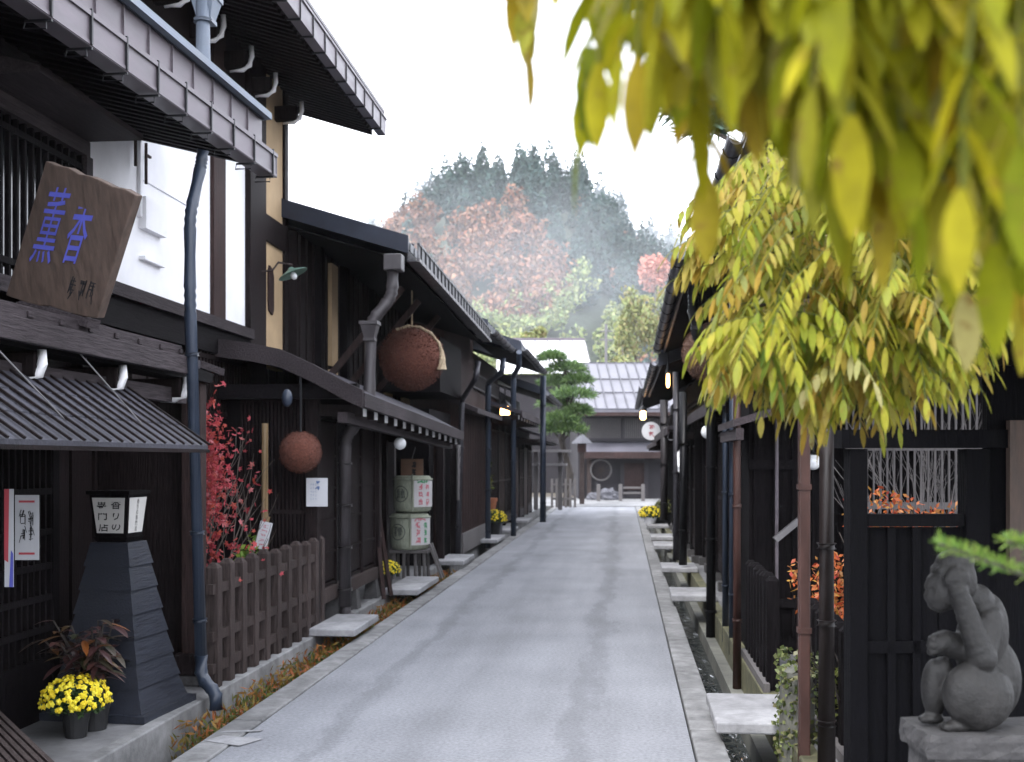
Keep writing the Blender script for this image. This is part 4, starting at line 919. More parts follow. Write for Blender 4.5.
# ================================================================== LEFT E: balcony houses
def row_house(name, label, d, xf, y0, y1, ze, xe, zp, seed, wallm='dark', upm='brown', slope=.34):
    rn = random.Random(seed); o = empty(name, (xf, (y0+y1)/2, .05), label, 'house')
    X = lambda q: xf+d*q
    def bx(mb, a, b, *r): return mb.box(min(X(a),X(b)), max(X(a),X(b)), *r)
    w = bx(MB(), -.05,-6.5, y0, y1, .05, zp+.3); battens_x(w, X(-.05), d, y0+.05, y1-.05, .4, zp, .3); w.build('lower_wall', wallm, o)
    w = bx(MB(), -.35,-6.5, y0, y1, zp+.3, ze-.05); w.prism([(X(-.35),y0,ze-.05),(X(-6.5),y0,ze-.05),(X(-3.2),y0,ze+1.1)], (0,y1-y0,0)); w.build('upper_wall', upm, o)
    n = max(2, round((y1-y0)/1.5))
    for i in range(n+1):
        y = y0+.07+(y1-y0-.14)*i/n; bx(MB(), -.1,.03, y-.055, y+.055, .05, zp).build('post', 'black', o)
    for i in range(n):
        a = y0+.2+(y1-y0-.3)*i/n; b = y0+(y1-y0)*(i+1)/n-.15; mb = MB(); k = rn.randint(0, 2)
        if k < 2: l_ = lattice_x(mb, X(.0), a, b, .35, zp-.35, 14, .035, (.37, 1.2, zp-.37)).build('lattice', 'dark' if k else 'grey', o); bx(MB(), -.03,.03, a, b, .12, .33).build('dado', 'greyh', o)
        else: bx(MB(), -.04,.012, a, b, .1, zp-.3).build('sliding_door', 'brown', o)
    # upper lattice and balcony rail
    lattice_x(MB(), X(-.30), y0+.2, y1-.2, zp+.55, ze-.5, round((y1-y0)/.16), .035, (zp+.56, ze-.52)).build('upper_lattice', 'pale', o)
    # pent roof with white tipped rafters
    pr = MB().prism([(X(.85),y0,zp-.02),(X(-.35),y0,zp+.38),(X(-.35),y0,zp+.31),(X(.85),y0,zp-.09)], (0,y1-y0,0)).build('pent_roof', 'shingle', o)
    MB().box(min(X(.83),X(.87)),max(X(.83),X(.87)),y0,y1,zp-.15,zp-.01).build('fascia', 'greyh', pr)
    for i in range(round((y1-y0)/.7)+1):
        y = y0+.1+i*.7
        if y < y1-.05: j = bx(MB(), 0,.78, y-.04, y+.04, zp-.20, zp-.10).build('rafter', 'dark', pr); bx(MB(), .782,.80, y-.035, y+.035, zp-.195, zp-.105).build('rafter_cap', 'cap', j)
    r = roof_house(o, d, xe, xf, y0-.12, y1+.1, ze, slope, 3.4, .1)
    loft(MB(), [(xe-d*.06,ze-.13),(X(-.4),ze-.13+slope*abs(xe-X(-.4)))], [(xe-d*.06,ze-.13),(X(-.4),ze-.13+slope*abs(xe-X(-.4)))], y0, y1, .02).build('soffit', 'black', o)
    MB().box(min(xe-d*.05,xe-d*.01),max(xe-d*.05,xe-d*.01),y0-.1,y1+.08,ze-.15,ze-.02).build('fascia', 'gutd', r)
    gutter(o, xe, d, y0-.08, y1+.05, ze-.10, ze-.10, 'gutd', .065)
    return o
E_ = row_house('balcony_house', 'two storey dark house with white tipped rafters and a lit lantern below its balcony', 1, -3.0, 24.1, 30.5, 4.15, -2.15, 2.75, 31)
downpipe(E_, [PT(519,352,-2.15), PT(519,366,-2.18), PT(513.5,376,-2.35), PT(513.5,536,-2.35)], .06, 'pipe', 3)
E2 = row_house('corner_house', 'low dark house between the balcony house and the pine tree', 1, -2.9, 30.2, 36.0, 3.55, -2.05, 2.35, 33, upm='farwall')
downpipe(E2, [PT(543,376,-2.0), PT(543,522,-2.0)], .08, 'pipe', 3)
# lit lantern lamp on a bracket, left
def litlamp(px, py, k, label, r=.11):
    c = W(px, py, k); o = empty('lit_lantern', c-UU*.12, label, 'lantern', 'lit lanterns on the eaves')
    MB().lathe([(r*.5,-.12),(r,-.07),(r*.9,.07),(r*.5,.11)], c, 14).build('lamp_glass', 'lit', o, smooth=True)
    MB().lathe([(r*1.5,.10),(r*1.2,.14),(.02,.24)], c, 14).build('lamp_shade', 'pipeb', o); MB().tube([c+UU*.22, c+UU*.5], .015, 6).build('stem', 'pipeb', o); return c
c1_ = litlamp(505, 411, 25.8, 'lit amber lantern below the balcony, opposite the round white sign')
gp = W(494,527,24.8); mum((gp.x,gp.y,.06), .27, 'yellow chrysanthemum pot beside the blue grey downpipe of the balcony house', n=90, seed=9, poth=.3, potr=.16)
gp = W(491,512,24.6); o = empty('clay_pot', (gp.x-.1,gp.y+.5,.05), 'terracotta pot with thin plant on the ledge by the balcony house', 'pot'); MB().lathe([(.12,.45),(.17,.75),(.19,.75),(.19,.82),(.16,.82)], (gp.x-.1,gp.y+.5,.05), 16).build('pot', 'clay', o); MB().box(gp.x-.4,gp.x+.15,gp.y+.2,gp.y+.9,.05,.498).build('ledge', 'tape', o)
MB().quads(leafquads(blob(200, (gp.x-.1,gp.y+.5,1.35), (.25,.25,.5)), .1)).build('foliage', 'olive', o, fix=False)
# ================================================================== FAR END
k = 50.0
a = W(575,500,k); b = W(700,500,k); e_c = (a+b)/2
o = empty('end_house', (e_c.x, e_c.y, .02), 'wide dark house across the street end with panelled metal roof and lattice storey', 'house')
def fb_(x0, x1, d0, d1, z0, z1):        # box aligned to the view of the street end: pixels across, depth behind the front
    p, q = W(x0,460,k), W(x1,460,k); mb = MB(); f = FF
    v = [(P_+f*D_)+UU*(z-HC) for z in (z0,z1) for P_, D_ in ((p,d0),(q,d0),(q,d1),(p,d1))]
    return mb.add(v, [(0,3,2,1),(4,5,6,7),(0,1,5,4),(1,2,6,5),(2,3,7,6),(3,0,4,7)])
zz = lambda py: HC-(py-HOR)/F*k
fb_(578,700,0,7,.02,zz(452)).build('lower_wall', 'farwall', o); fb_(578,700,.6,7,zz(452),zz(406)).build('upper_wall', 'farwall', o)
ul = MB()
for i in range(44):
    x = 583+i*2.0; p = W(x,460,k)+FF*.52; ul.box(p.x-.022,p.x+.022,p.y-.02,p.y+.02,zz(438),zz(418))
ul.build('upper_lattice', 'pale', o); fb_(581,700,.48,.60,zz(441),zz(438)).build('lattice_rail', 'farwall', o); fb_(622,625,.46,.60,zz(440),zz(414)).build('post', 'farwall', o)
def slope_roof(x0, x1, d0, zf, d1, zb, th=.12, k0=None):
    p, q = W(x0,460,k0 or k), W(x1,460,k0 or k); up = lambda P_, D_, z: P_+FF*D_+UU*(z-HC)
    v = [up(p,d0,zf),up(q,d0,zf),up(q,d1,zb),up(p,d1,zb)]; v += [x-UU*th for x in v]
    return MB().add(v, [(0,1,2,3),(7,6,5,4),(0,4,5,1),(1,5,6,2),(2,6,7,3),(3,7,4,0)]), v
mb, v = slope_roof(575,700,-.6,zz(410),5.5,zz(360)+.33); rr_ = mb.build('roof', 'farroof', o); sm = MB()
for i in range(13): t = i/12; sm.bar(v[0].lerp(v[1],t)+UU*.03, v[3].lerp(v[2],t)+UU*.03, .06,.06)
for t in (.0,.33,.62,1): sm.bar(v[0].lerp(v[3],t)+UU*.02, v[1].lerp(v[2],t)+UU*.02, .05,.05)
sm.build('roof_seam', 'tape', rr_); mb, v = slope_roof(574,700,-.66,zz(410)-.12,-.5,zz(410)-.12,.16); mb.build('fascia', 'brown', rr_)
mb, v = slope_roof(583,700,-1.0,zz(455),.6,zz(442),.08); pr_ = mb.build('pent_roof', 'farroof', o); mb, v = slope_roof(583,700,-1.06,zz(452),-.92,zz(452),.28); mb.build('fascia', 'brown', pr_)
for x in (580,589,622,646): p = W(x,460,k)-FF*.1; MB().box(p.x-.09,p.x+.09,p.y-.06,p.y+.06,.02,zz(456)).build('post', 'grey' if x == 589 else 'farwall', o)
fb_(622,645,-.05,.0,zz(490),zz(463)).build('shutter', 'brown', o)
c = W(601,470,k-.35); o = empty('cart_wheel', (c.x,c.y,c.z-.45), 'old wooden cart wheel leaning on the wall at the street end', 'wheel')
rim = MB()
for R_ in (.44,): rim.tube([c+RR*R_*math.cos(2*math.pi*i/36)+UU*R_*math.sin(2*math.pi*i/36) for i in range(37)], .045, 8, False)
rim.build('rim', 'pale', o)
sp = MB()
for i in range(12): t = math.pi*i/6; sp.bar(c, c+RR*.42*math.cos(t)+UU*.42*math.sin(t), .035,.03, FF)
sp.build('spoke', 'grey', o); MB().tube([c-FF*.08, c+FF*.08], .09, 12).build('hub', 'grey', o)
for i, (x, w_) in enumerate(((598.5,3.2),(620.5,3.2),(643,3.2))):
    p = W(x,460,k-3); tag(MB().box(p.x-.075,p.x+.075,p.y-.075,p.y+.075,.02,zz(485)+.1).build('stone_post', 'pale', bevel=.02), ('low pale stone post in front of the cart wheel','low pale stone post between rock pile and rail','low pale stone post at the rail end away from the rock pile')[i], 'post', 'stone posts at the street end')
p, q = W(621,460,k-3), W(643,460,k-3); o = empty('street_rail', ((p.x+q.x)/2,(p.y+q.y)/2,.02), 'two bar pale rail between stone posts at the street end', 'rail')
for z in (zz(486),zz(491)): MB().bar((p.x+.08,p.y,z),(q.x-.08,q.y,z),.05,.08).build('bar', 'pale', o)
p, q = W(600,498,k-1.5), W(618,490,k-1.5); o = empty('garden_rock', W(609,500,k-1.5), 'dark jagged rock pile between the low stone posts', 'rock'); mb = MB().ball(((p.x+q.x)/2,(p.y+q.y)/2,.15), .42, 14, 9, (1.1,.7,.8), .5); mb.ball((p.x-.3,p.y,.1), .28, 12, 8, (1,.8,.9), .5); mb.build('stones', 'tape', o)
# building with the bright metal roof
k2 = 62.0; p = W(548,460,k2); o = empty('white_roofed_building', (p.x,p.y,0), 'building behind the pine with a bright pale metal roof', 'building')
z2 = lambda py: HC-(py-HOR)/F*k2
mb, v = slope_roof(497,588,-3.2,z2(376),3,z2(339)+.25,.1,k2); r_ = mb.build('roof', 'whiteroof', o); sm = MB()
for i in range(8): t = i/7; sm.bar(v[0].lerp(v[1],t)+UU*.02, v[3].lerp(v[2],t)+UU*.02, .05,.04)
sm.bar(v[3]+UU*.05, v[2]+UU*.05, .25,.14); sm.build('roof_seam', 'gut', r_)
p, q = W(499,460,k2), W(586,460,k2); MB().prism([p-UU*HC-FF*2.6, q-UU*HC-FF*2.6, q-UU*HC+FF*6, p-UU*HC+FF*6], UU*(z2(378))).build('wall', 'farwall', o)
# utility pole
p = W(606,460,80); o = empty('utility_pole', (p.x,p.y,0), 'slim grey utility pole with cross arms rising before the hill', 'pole')
zt = HC+(460-324)/F*80; MB().tube([(p.x,p.y,0),(p.x,p.y,zt)], [.17,.10], 10).build('pole', 'gutl', o)
for dz in (.5, 1.1): MB().bar(p+UU*(zt-HC-dz)-RR*.45, p+UU*(zt-HC-dz)+RR*.45, .09,.09).build('cross_arm', 'gutl', o)
# wooden gate fence, left far
p, q = W(552,498,40), W(575,498,40); o = empty('garden_fence', ((p.x+q.x)/2,(p.y+q.y)/2,.05), 'pale upright garden fence below the pine at the street end', 'fence')
for i in range(6): c = p.lerp(q, i/5); MB().box(c.x-.04,c.x+.04,c.y-.03,c.y+.03,.05,1.05).build('picket', 'pale', o)
for z in (.35,.85): MB().bar((p.x,p.y+.04,z),(q.x,q.y+.04,z),.03,.08).build('rail', 'pale', o)
# small roofed lantern post beside it
p = W(582,460,44); o = empty('roofed_post', (p.x,p.y,.02), 'slim post with a small roof at the pine tree', 'lantern')
MB().box(p.x-.09,p.x+.09,p.y-.09,p.y+.09,.02,2.0).build('post', 'grey', o); MB().box(p.x-.16,p.x+.16,p.y-.16,p.y+.16,2.0,2.35).build('lamp_box', 'brown', o); MB().lathe([(.42,2.33),(.38,2.38),(.05,2.68)], (p.x,p.y,0), 4).build('lamp_roof', 'tape', o)
# garden gate roofs at the left
p = W(548,460,38); o = empty('garden_gate', (p.x,p.y,.05), 'small tiered garden gate with pale eaves before the garden fence', 'gate')
for z, w_ in ((2.0,.75),(1.55,.62)): MB().box(p.x-w_,p.x+w_,p.y-.4,p.y+.4,z-.04,z+.04).build('roof', 'gutl', o)
for s in (-.4,.4): MB().box(p.x+s-.07,p.x+s+.07,p.y-.07,p.y+.07,.05,1.96).build('post', 'pale', o)
# cloud pruned pine
def pad(mb, c, rx, ry, rz, n, s, rg):
    d = rg.normal(size=(n,3)); d /= np.linalg.norm(d, axis=1)[:,None]; d[:,2] = np.abs(d[:,2])*1.0-.25; P_ = np.array(c)+d*np.array([rx,ry,rz])*rg.uniform(.55,1.05,(n,1))
    t = d+rg.normal(size=(n,3))*.6; t[:,2] += .5; t /= np.linalg.norm(t, axis=1)[:,None]; b = np.cross(t, rg.normal(size=(n,3))); b /= np.linalg.norm(b, axis=1)[:,None]
    L_ = s*rg.uniform(.6,1.3,(n,1)); mb.quads(np.stack([P_-b*s*.10, P_+b*s*.10, P_+t*L_+b*s*.05, P_+t*L_-b*s*.05], 1))
p = W(566,460,41); o = empty('pine_tree', (p.x,p.y,.05), 'cloud pruned green pine at the end of the street', 'tree')
tr_ = [(p.x,p.y,.05),(p.x+.15,p.y,1.2),(p.x-.15,p.y,2.4),(p.x+.1,p.y,3.6),(p.x,p.y,4.9)]
tk = MB().tube(tr_, [.16,.14,.12,.09,.04], 8); nm = MB(); rg = np.random.default_rng(3)
for x, y, rx, rz in ((566,370,20,9),(578,381,14,7),(556,384,18,9),(573,396,22,9),(556,404,18,9),(578,412,13,8),(563,420,17,9),(571,430,15,7),(552,358,13,6),(553,430,10,8)):
    c = W(x, y, 41+random.uniform(-.7,.7)); s = 41/F; pad(nm, c, rx*s, rx*s, rz*s, 900, .20, rg); q = min(tr_, key=lambda t: abs(t[2]-c.z)); tk.tube([q, Vector(q).lerp(c,.6)-UU*.05, c], [.05,.04,.02], 5)
tk.build('trunk', 'barkd', o); nm.build('needles', 'needle', o, fix=False)
# ================================================================== RIGHT
# nearest garden house with its low roof over the walkway
G_ = empty('garden_house', (2, 10.2, .05), 'dark boarded house with pale garden lattice behind the rust brown pole', 'house')
w = MB().box(1.06,1.78,9.95,10.7,.05,4.2).box(1.78,6,10.15,10.7,.05,4.6)
for i in range(5): w.box(1.10+i*.16,1.125+i*.16,9.925,9.95,.2,3.3)
w.build('wall', 'black', G_)
for z in (.45,1.62): MB().box(1.05,1.79,9.91,9.948,z,z+.08).build('cross_rail', 'blackh', G_)
lt = lattice_y(MB(), 10.10, 1.9, 4.4, .2, 2.3, 44, .016, (), .02); lt.box(1.9,4.4,10.085,10.095,1.78,1.83).box(1.9,4.4,10.085,10.095,1.28,1.34); lt.build('lattice', 'pale', G_)
roof_house(G_, -1, .80, 1.06, 7.4, 10.75, 3.9, .36, 3.0, .1, m='metalroof'); gutter(G_, .78, -1, 7.45, 10.7, 3.78, 3.78, 'gutd', .06)
MB().prism([(.86,9.2,2.02),(1.9,9.2,2.33),(1.9,9.2,2.27),(.86,9.2,1.96)], (0,1.5,0)).build('pent_roof', 'greyh', G_)
MB().box(.88,.94,9.2,10.7,1.86,1.95).build('pent_beam', 'greyh', G_)
MB().bar(W(775,540,9.62), W(804,516,9.62), .05,.05).build('awning_strut', 'gutl', G_)
MB().tube([(1.285,9.89,.05),(1.285,9.89,2.12)], .016, 8).build('conduit', 'gut', G_)
# brewery on the right
R1 = empty('timber_house', (1.3, 14.5, .05), 'dark house with deep eave, black downpipe and a faded hanging cedar ball', 'house')
def right_house(o, xf, y0, y1, ze, xe, zp, xp, seed, slope=.34, ze1=None):
    rn = random.Random(seed)
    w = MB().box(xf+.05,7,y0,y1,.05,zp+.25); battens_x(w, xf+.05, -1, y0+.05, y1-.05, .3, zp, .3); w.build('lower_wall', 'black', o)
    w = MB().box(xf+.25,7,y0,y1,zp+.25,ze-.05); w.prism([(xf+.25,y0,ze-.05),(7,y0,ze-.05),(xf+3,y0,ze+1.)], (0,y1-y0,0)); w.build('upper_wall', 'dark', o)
    n = max(2, round((y1-y0)/1.3))
    for i in range(n+1):
        y = y0+.06+(y1-y0-.12)*i/n; MB().box(xf-.05,xf+.06,y-.06,y+.06,.05,zp).build('post', 'black', o); MB().box(xf-.1,xf+.12,y-.11,y+.11,.05,.17).build('foot_stone', 'stonel', o)
    for i in range(n):
        a = y0+.14+(y1-y0-.12)*i/n; b = y0-.02+(y1-y0-.12)*(i+1)/n; k = rn.randint(0,2)
        if k < 2: lattice_x(MB(), xf+.01, a, b, .4, zp-.3, 12, .03, (.42,1.2,zp-.32)).build('lattice', 'dark', o)
        else: MB().box(xf+.0,xf+.03,a,b,.1,zp-.3).build('sliding_door', 'brown', o)
        MB().box(xf-.01,xf+.045,a,b,.22,.38).build('dado', 'dark', o)
    pr = MB().prism([(xp,y0+.05,zp-.02),(xf+.25,y0+.05,zp+.30),(xf+.25,y0+.05,zp+.24),(xp,y0+.05,zp-.08)], (0,y1-y0-.1,0)).build('pent_roof', 'shingle', o)
    MB().box(xp-.03,xp,y0,y1,zp-.14,zp-.01).build('fascia', 'greyh', pr)
    for i in range(int((y1-y0)/.7)): y = y0+.2+i*.7; MB().box(xp+.02,xf+.2,y-.04,y+.04,zp-.2,zp-.1).build('rafter', 'dark', pr)
    lattice_x(MB(), xf+.20, y0+.2, y1-.2, zp+.5, ze-.45, round((y1-y0)/.16), .03, (zp+.52, ze-.47)).build('upper_lattice', 'grey', o)
    r = roof_house(o, -1, xe, xf, y0-.2, y1, ze, slope, 3.2, .1, ze1=ze1); z1 = ze if ze1 is None else ze1
    sx = xf+.3; loft(MB(), [(xe+.06,ze-.13),(sx,ze-.13+slope*(sx-xe))], [(xe+.06,z1-.13),(sx,z1-.13+slope*(sx-xe))], y0, y1, .02).build('soffit', 'black', o)
    ribs(rb := MB(), xe+.05, ze-.17, sx, ze-.17+slope*(sx-xe), y0, y1, .3, .05, .05); rb.build('soffit_rib', 'dark', o)
    MB().bar((xe+.03,y0-.2,ze-.09),(xe+.03,y1,z1-.09),.03,.13).build('fascia', 'gutd', r); gutter(o, xe, -1, y0-.15, y1-.03, ze-.08, z1-.08, 'gutd', .07)
right_house(R1, 1.28, 10.95, 18.4, 3.72, .60, 2.35, .95, 41, ze1=3.55)
downpipe(R1, [PT(692,275,.66), PT(693,300,.68), PT(697,338,.76), PT(711,352,.93), PT(711,640,.93)], .055, 'pipeb', 4, hop=PT(697,318,.74))
for px in (725.5, 732.5): p = PX(px, 460, 1.0); downpipe(R1, [(1.0,p.y,-.1),(1.0,p.y,3.6)], .034, 'pipe', 4)
downpipe(R1, [PT(683,392,.86), PT(683,565,.86)], .06, 'pipeb', 2)
R2 = empty('timber_house', (1.2, 23, .05), 'dark house beside the stream with lower eave, porch lamps and a round white sign', 'house')
right_house(R2, 1.18, 18.6, 27.5, 3.35, .56, 2.25, .72, 43)
downpipe(R2, [PT(664,400,.70), PT(664,520,.70)], .07, 'pipebr', 3); downpipe(R2, [PT(676,372,.80), PT(676,560,.80)], .05, 'gutd', 3)
R3 = empty('timber_house', (1.4, 33, .05), 'dark house behind the white tub of yellow flowers', 'house')
right_house(R3, 1.3, 27.8, 39, 3.55, .50, 2.2, .80, 47)
rp_ = PX(737,688,.935); o = empty('rust_pole', (.935,rp_.y,-.20), 'rust brown pole standing in the stream edge before the house with two blue pipes', 'pole')
MB().tube([(.935,rp_.y,-.198),(.935,rp_.y,3.7)], .036, 12).build('pole', 'rust', o, smooth=True)
for z in (.35,1.3,2.3): MB().tube([(.935,rp_.y,z),(.935,rp_.y,z+.03)], .043, 12).build('pole_band', 'rust', o)
cedar_ball(712, 353, 29, .98, 'sugib', 'faded brown cedar ball half hidden behind the black downpipe', 3.9)
globe(708, 432, 7, 14.0, 'white globe lamp half hidden by the black downpipe')
globe(671, 437, 3.6, 19.5, 'small white globe lamp in a close pair before the white curved sign, the larger')
globe(677, 438, 3.0, 21.5, 'small white globe lamp in a close pair before the white curved sign, the smaller')
p, q = PX(678.5,452,.84), PX(679.5,469,.84); o = empty('hanging_sign', (p.x,p.y,q.z), 'small white curved sign hanging below the pair of small globe lamps', 'sign')
MB().bar(p, q, .05,.09).bar(q, q+Vector((.05,0,-.05)), .05,.08).build('panel', 'cap', o); MB().tube([p, p+UU*.25], .008, 5).build('hanger', 'pipeb', o)
c = PX(651,431,.62); o = empty('round_sign', (c.x,c.y,c.z-.2), 'round white sign with red marks at the street end under an eave', 'sign')
MB().tube([c-FF*.03, c+FF*.03], .21, 28).build('disc', 'cap', o); t_ = MB(); rn = random.Random(2)
for i in range(2): scribble(t_, c+UU*(.075-.14*i)-FF*.034, RR, UU, .14, .12, 7, rn, .16)
t_.build('emblem', 'pink', o, fix=False); MB().bar(c+UU*.26, c+UU*.26+Vector((.5,0,.1)), .03,.03).build('bracket', 'pipeb', o)
c2_ = litlamp(643, 415, 28.0, 'lit amber lantern just above the round white sign', .075)
litlamp(668, 380, 18.0, 'tiny lit lamp tucked under the eave beyond the faded cedar ball', .028)
gp = W(650,525,28.3); mum((gp.x,gp.y,.135), .27, 'big bright yellow chrysanthemum in a white tub beside the stream', n=110, seed=12, poth=.16, potr=.17, pot='cap')
gp = W(663,522,28.6); o = empty('round_bush', (gp.x,gp.y,.052), 'olive green round bush in a dark pot next to the bright yellow flowers', 'bush')
MB().lathe([(.18,0),(.24,.3),(.26,.3),(.26,.35),(.2,.35)], (gp.x,gp.y,.052), 16).build('pot', 'pot', o); MB().quads(leafquads(blob(900, (gp.x,gp.y,.45), (.34,.34,.34)), .07)).build('foliage', 'olive', o, fix=False)
# black picket fences
def pick(X, y0, y1, n, top, label, m='black', base=.06):
    o = empty('black_fence', (X, (y0+y1)/2, .05), label, 'fence')
    for i in range(n):
        y = y0+(y1-y0)*i/(n-1); t_ = top+.01*math.sin(i*1.7); mb = MB().box(X-.045,X+.045,y-.04,y+.04,base,t_)
        mb.add([(X-.045,y-.04,t_),(X+.045,y-.04,t_),(X+.045,y+.04,t_),(X-.045,y+.04,t_),(X-.02,y-.02,t_+.03),(X+.02,y-.02,t_+.03),(X+.02,y+.02,t_+.03),(X-.02,y+.02,t_+.03)], [(4,5,6,7),(0,1,5,4),(1,2,6,5),(2,3,7,6),(3,0,4,7)]); mb.build('picket', m, o)
    for z in (.17,.42,.66): MB().box(X-.028,X+.026,y0-.02,y1+.02,z-.035,z+.035).build('rail', m, o)
    MB().box(X-.075,X-.03,y0-.1,y1+.05,.052,.12).build('ground_rail', 'pale', o)
pick(1.055, 8.35, 9.75, 8, .84, 'black picket fence beside the stream, between the rust brown poles')
pick(1.24, 6.15, 8.15, 11, .75, 'black picket fence behind the tall rust brown pole')
# trellis poles
b0 = W(804,764,6.42); b1 = W(826.5,786,5.98)
T_ = empty('wisteria_trellis', (1.0,6.2,.05), 'trellis on a rust brown square pole and a round dark pole under the wisteria', 'trellis')
MB().cbox((b0.x,b0.y,1.38), .062,.062,2.9).build('pole', 'rust', T_, bevel=.008)['label'] = 'rust brown square pole'
MB().tube([(b1.x,b1.y,.05),(b1.x,b1.y,2.84)], .047, 28).build('pole', 'rustd', T_)['label'] = 'round dark brown pole'
for z in (.75,1.55,2.2): MB().cbox((b0.x,b0.y,z), .074,.074,.03).build('pole_band', 'rust', T_)
for z in (.33,.85,1.25,1.95): MB().tube([(b1.x,b1.y,z-.012),(b1.x,b1.y,z+.018)], .0515, 28).build('pole_band', 'rustd', T_)
for yq in (3.2,4.6,6.2): MB().tube([(.55,yq,2.86),(4.0,yq,2.86)], .03, 8).build('rail', 'bamboo', T_)
MB().tube([(1.05,2.2,2.80),(1.05,6.8,2.80)], .03, 8).build('rail', 'bamboo', T_); MB().tube([(3.3,2.2,2.80),(3.3,6.8,2.80)], .03, 8).build('rail', 'bamboo', T_); MB().tube([(3.3,5.6,.05),(3.3,5.6,2.8)], .045, 10).build('pole', 'rustd', T_)
# ivy on a stone stump
p = W(797,700,6.75); p.z = 0; o = empty('ivy_stump', (p.x,p.y,-.5), 'mossy stone stump overgrown with small ivy at the stream edge', 'stump')
MB().lathe([(.10,-.5),(.105,0),(.10,.35),(.085,.46),(.03,.5)], (p.x,p.y,0), 14).build('stump', 'wallc', o)
rg = np.random.default_rng(17); n = 1500; th = rg.uniform(0,2*np.pi,n); z = rg.uniform(-.42,.58,n); rad = .10+.05*rg.random(n)+.02*np.sin(z*12+th*2)
MB().quads(leafquads(np.stack([p.x+.02+rad*np.cos(th), p.y+rad*np.sin(th), z], 1)[np.cos(th-2.9)+rg.uniform(-1,1,n) > -1.1], .035, .4, .75, rng=rg)).build('ivy', 'ivy', o, fix=False)
# garden gate
kg = 5.0
gc = W(905,500,kg); M['gate'] = mat('black_gate_wood', (.0028,.0027,.0038), .7, .5, 5, V, bump=.3, spec=.08)  # one even near-black wood tone for every gate part
GT = empty('dark_gate', (gc.x,gc.y,.05), 'black plank garden gate with an open window frame behind the stone statue', 'gate')
zg = lambda py: HC-(py-HOR)/F*kg
def gbox(x0, x1, y0, y1, d0, d1):
    p, q = W(x0,460,kg), W(x1,460,kg); z0, z1 = min(zg(y0),zg(y1)), max(zg(y0),zg(y1))
    v = [P_+FF*D_+UU*(z-HC) for z in (z0,z1) for P_, D_ in ((p,d0),(q,d0),(q,d1),(p,d1))]
    return MB().add(v, [(0,3,2,1),(4,5,6,7),(0,1,5,4),(1,2,6,5),(2,3,7,6),(3,0,4,7)])
gbox(847,864,449,838,-.05,.05).build('post', 'gate', GT); gbox(838,1010,430,448,-.06,.06).build('lintel', 'gate', GT); gbox(962,985,449,838,-.05,.05).build('post', 'gate', GT)
gbox(865,961,514,526,-.04,.04).build('rail', 'gate', GT); gbox(865,961,640,652,-.035,.03).build('rail', 'gate', GT); gbox(865,961,815,830,-.04,.04).build('rail', 'gate', GT)
pl = MB()
for i in range(4): x0 = 866+i*24; pl.add(gbox(x0,x0+22,527,814,-.015+.006*(i%2),.012).v, [(0,3,2,1),(4,5,6,7),(0,1,5,4),(1,2,6,5),(2,3,7,6),(3,0,4,7)])
pl.build('plank_panel', 'gate', GT)
for x in (889,914): gbox(x-4,x+4,527,814,-.035,-.018).build('stile', 'gate', GT)
gbox(985,1160,250,838,-.02,.03).build('side_wall', 'gate', GT)
gbox(880,1300,330,366,-1.5,.45).build('gate_roof', 'gate', GT)  # forward overhang added to shade the statue
q0, q1 = W(1010,460,4.92), W(1060,460,4.92); tag(MB().prism([Vector((q0.x,q0.y,HC-.46)),Vector((q1.x,q1.y,HC-.46)),Vector((q1.x,q1.y,HC+.17)),Vector((q0.x,q0.y,HC+.17))], FF*.04).build('hanging_board', 'board'), 'plain brown board fixed on the black gate wall', 'board')
gl_ = globe(813, 462, 8, 9.7, 'white globe lamp between the rust brown pole and the round dark pole'); g0 = W(813,462,9.7); MB().tube([g0+UU*.2, (g0.x,g0.y,2.23)], .008, 6).build('cord', 'pipeb', gl_)
# autumn shrubs in the garden
def shrub(px, py, k, rx, rz, label, m, n, s, name='autumn_shrub', seed=3, twigs=True):
    c = W(px, py, k); rn = random.Random(seed); o = empty(name, (c.x,c.y,.05), label, 'shrub'); tk = MB(); tips = []
    for i in range(4): limbs(tk, (c.x,c.y,.05), (rn.uniform(-.3,.3),rn.uniform(-.3,.3),1), max(.3,c.z*.42), .014, 2, rn, tips, .7, .1)
    tk.build('stem', 'bark' if twigs else 'barkd', o); rg = np.random.default_rng(seed)
    MB().quads(leafquads(blob(n, c, (rx,rx,rz), rng=rg), s, .2, .5, rng=rg)).build('foliage', m, o, fix=False)
shrub(895,520,7.4,.48,.20,'orange red shrub with bare pale twigs seen through the gate window','orange',520,.045,seed=4)
shrub(832,600,7.7,.26,.42,'orange shrub between the rust brown pole and the black gate post','orange',620,.05,seed=6)
shrub(842,690,6.6,.14,.30,'low green shrub between the dark pole and the black gate post','olive',260,.05,'green_shrub',7,False)
c = W(930,480,8.6); tk = MB(); tips = []; rn = random.Random(31)
for i in range(9): limbs(tk, (c.x+.1+rn.uniform(-.3,.3),c.y,.05), (rn.uniform(-.3,.35),rn.uniform(-.2,.2),1), .85, .013, 3, rn, tips, .55, .1)
tag(tk.build('bare_bush', 'pale'), 'leafless pale twiggy bush before the garden lattice', 'bush')
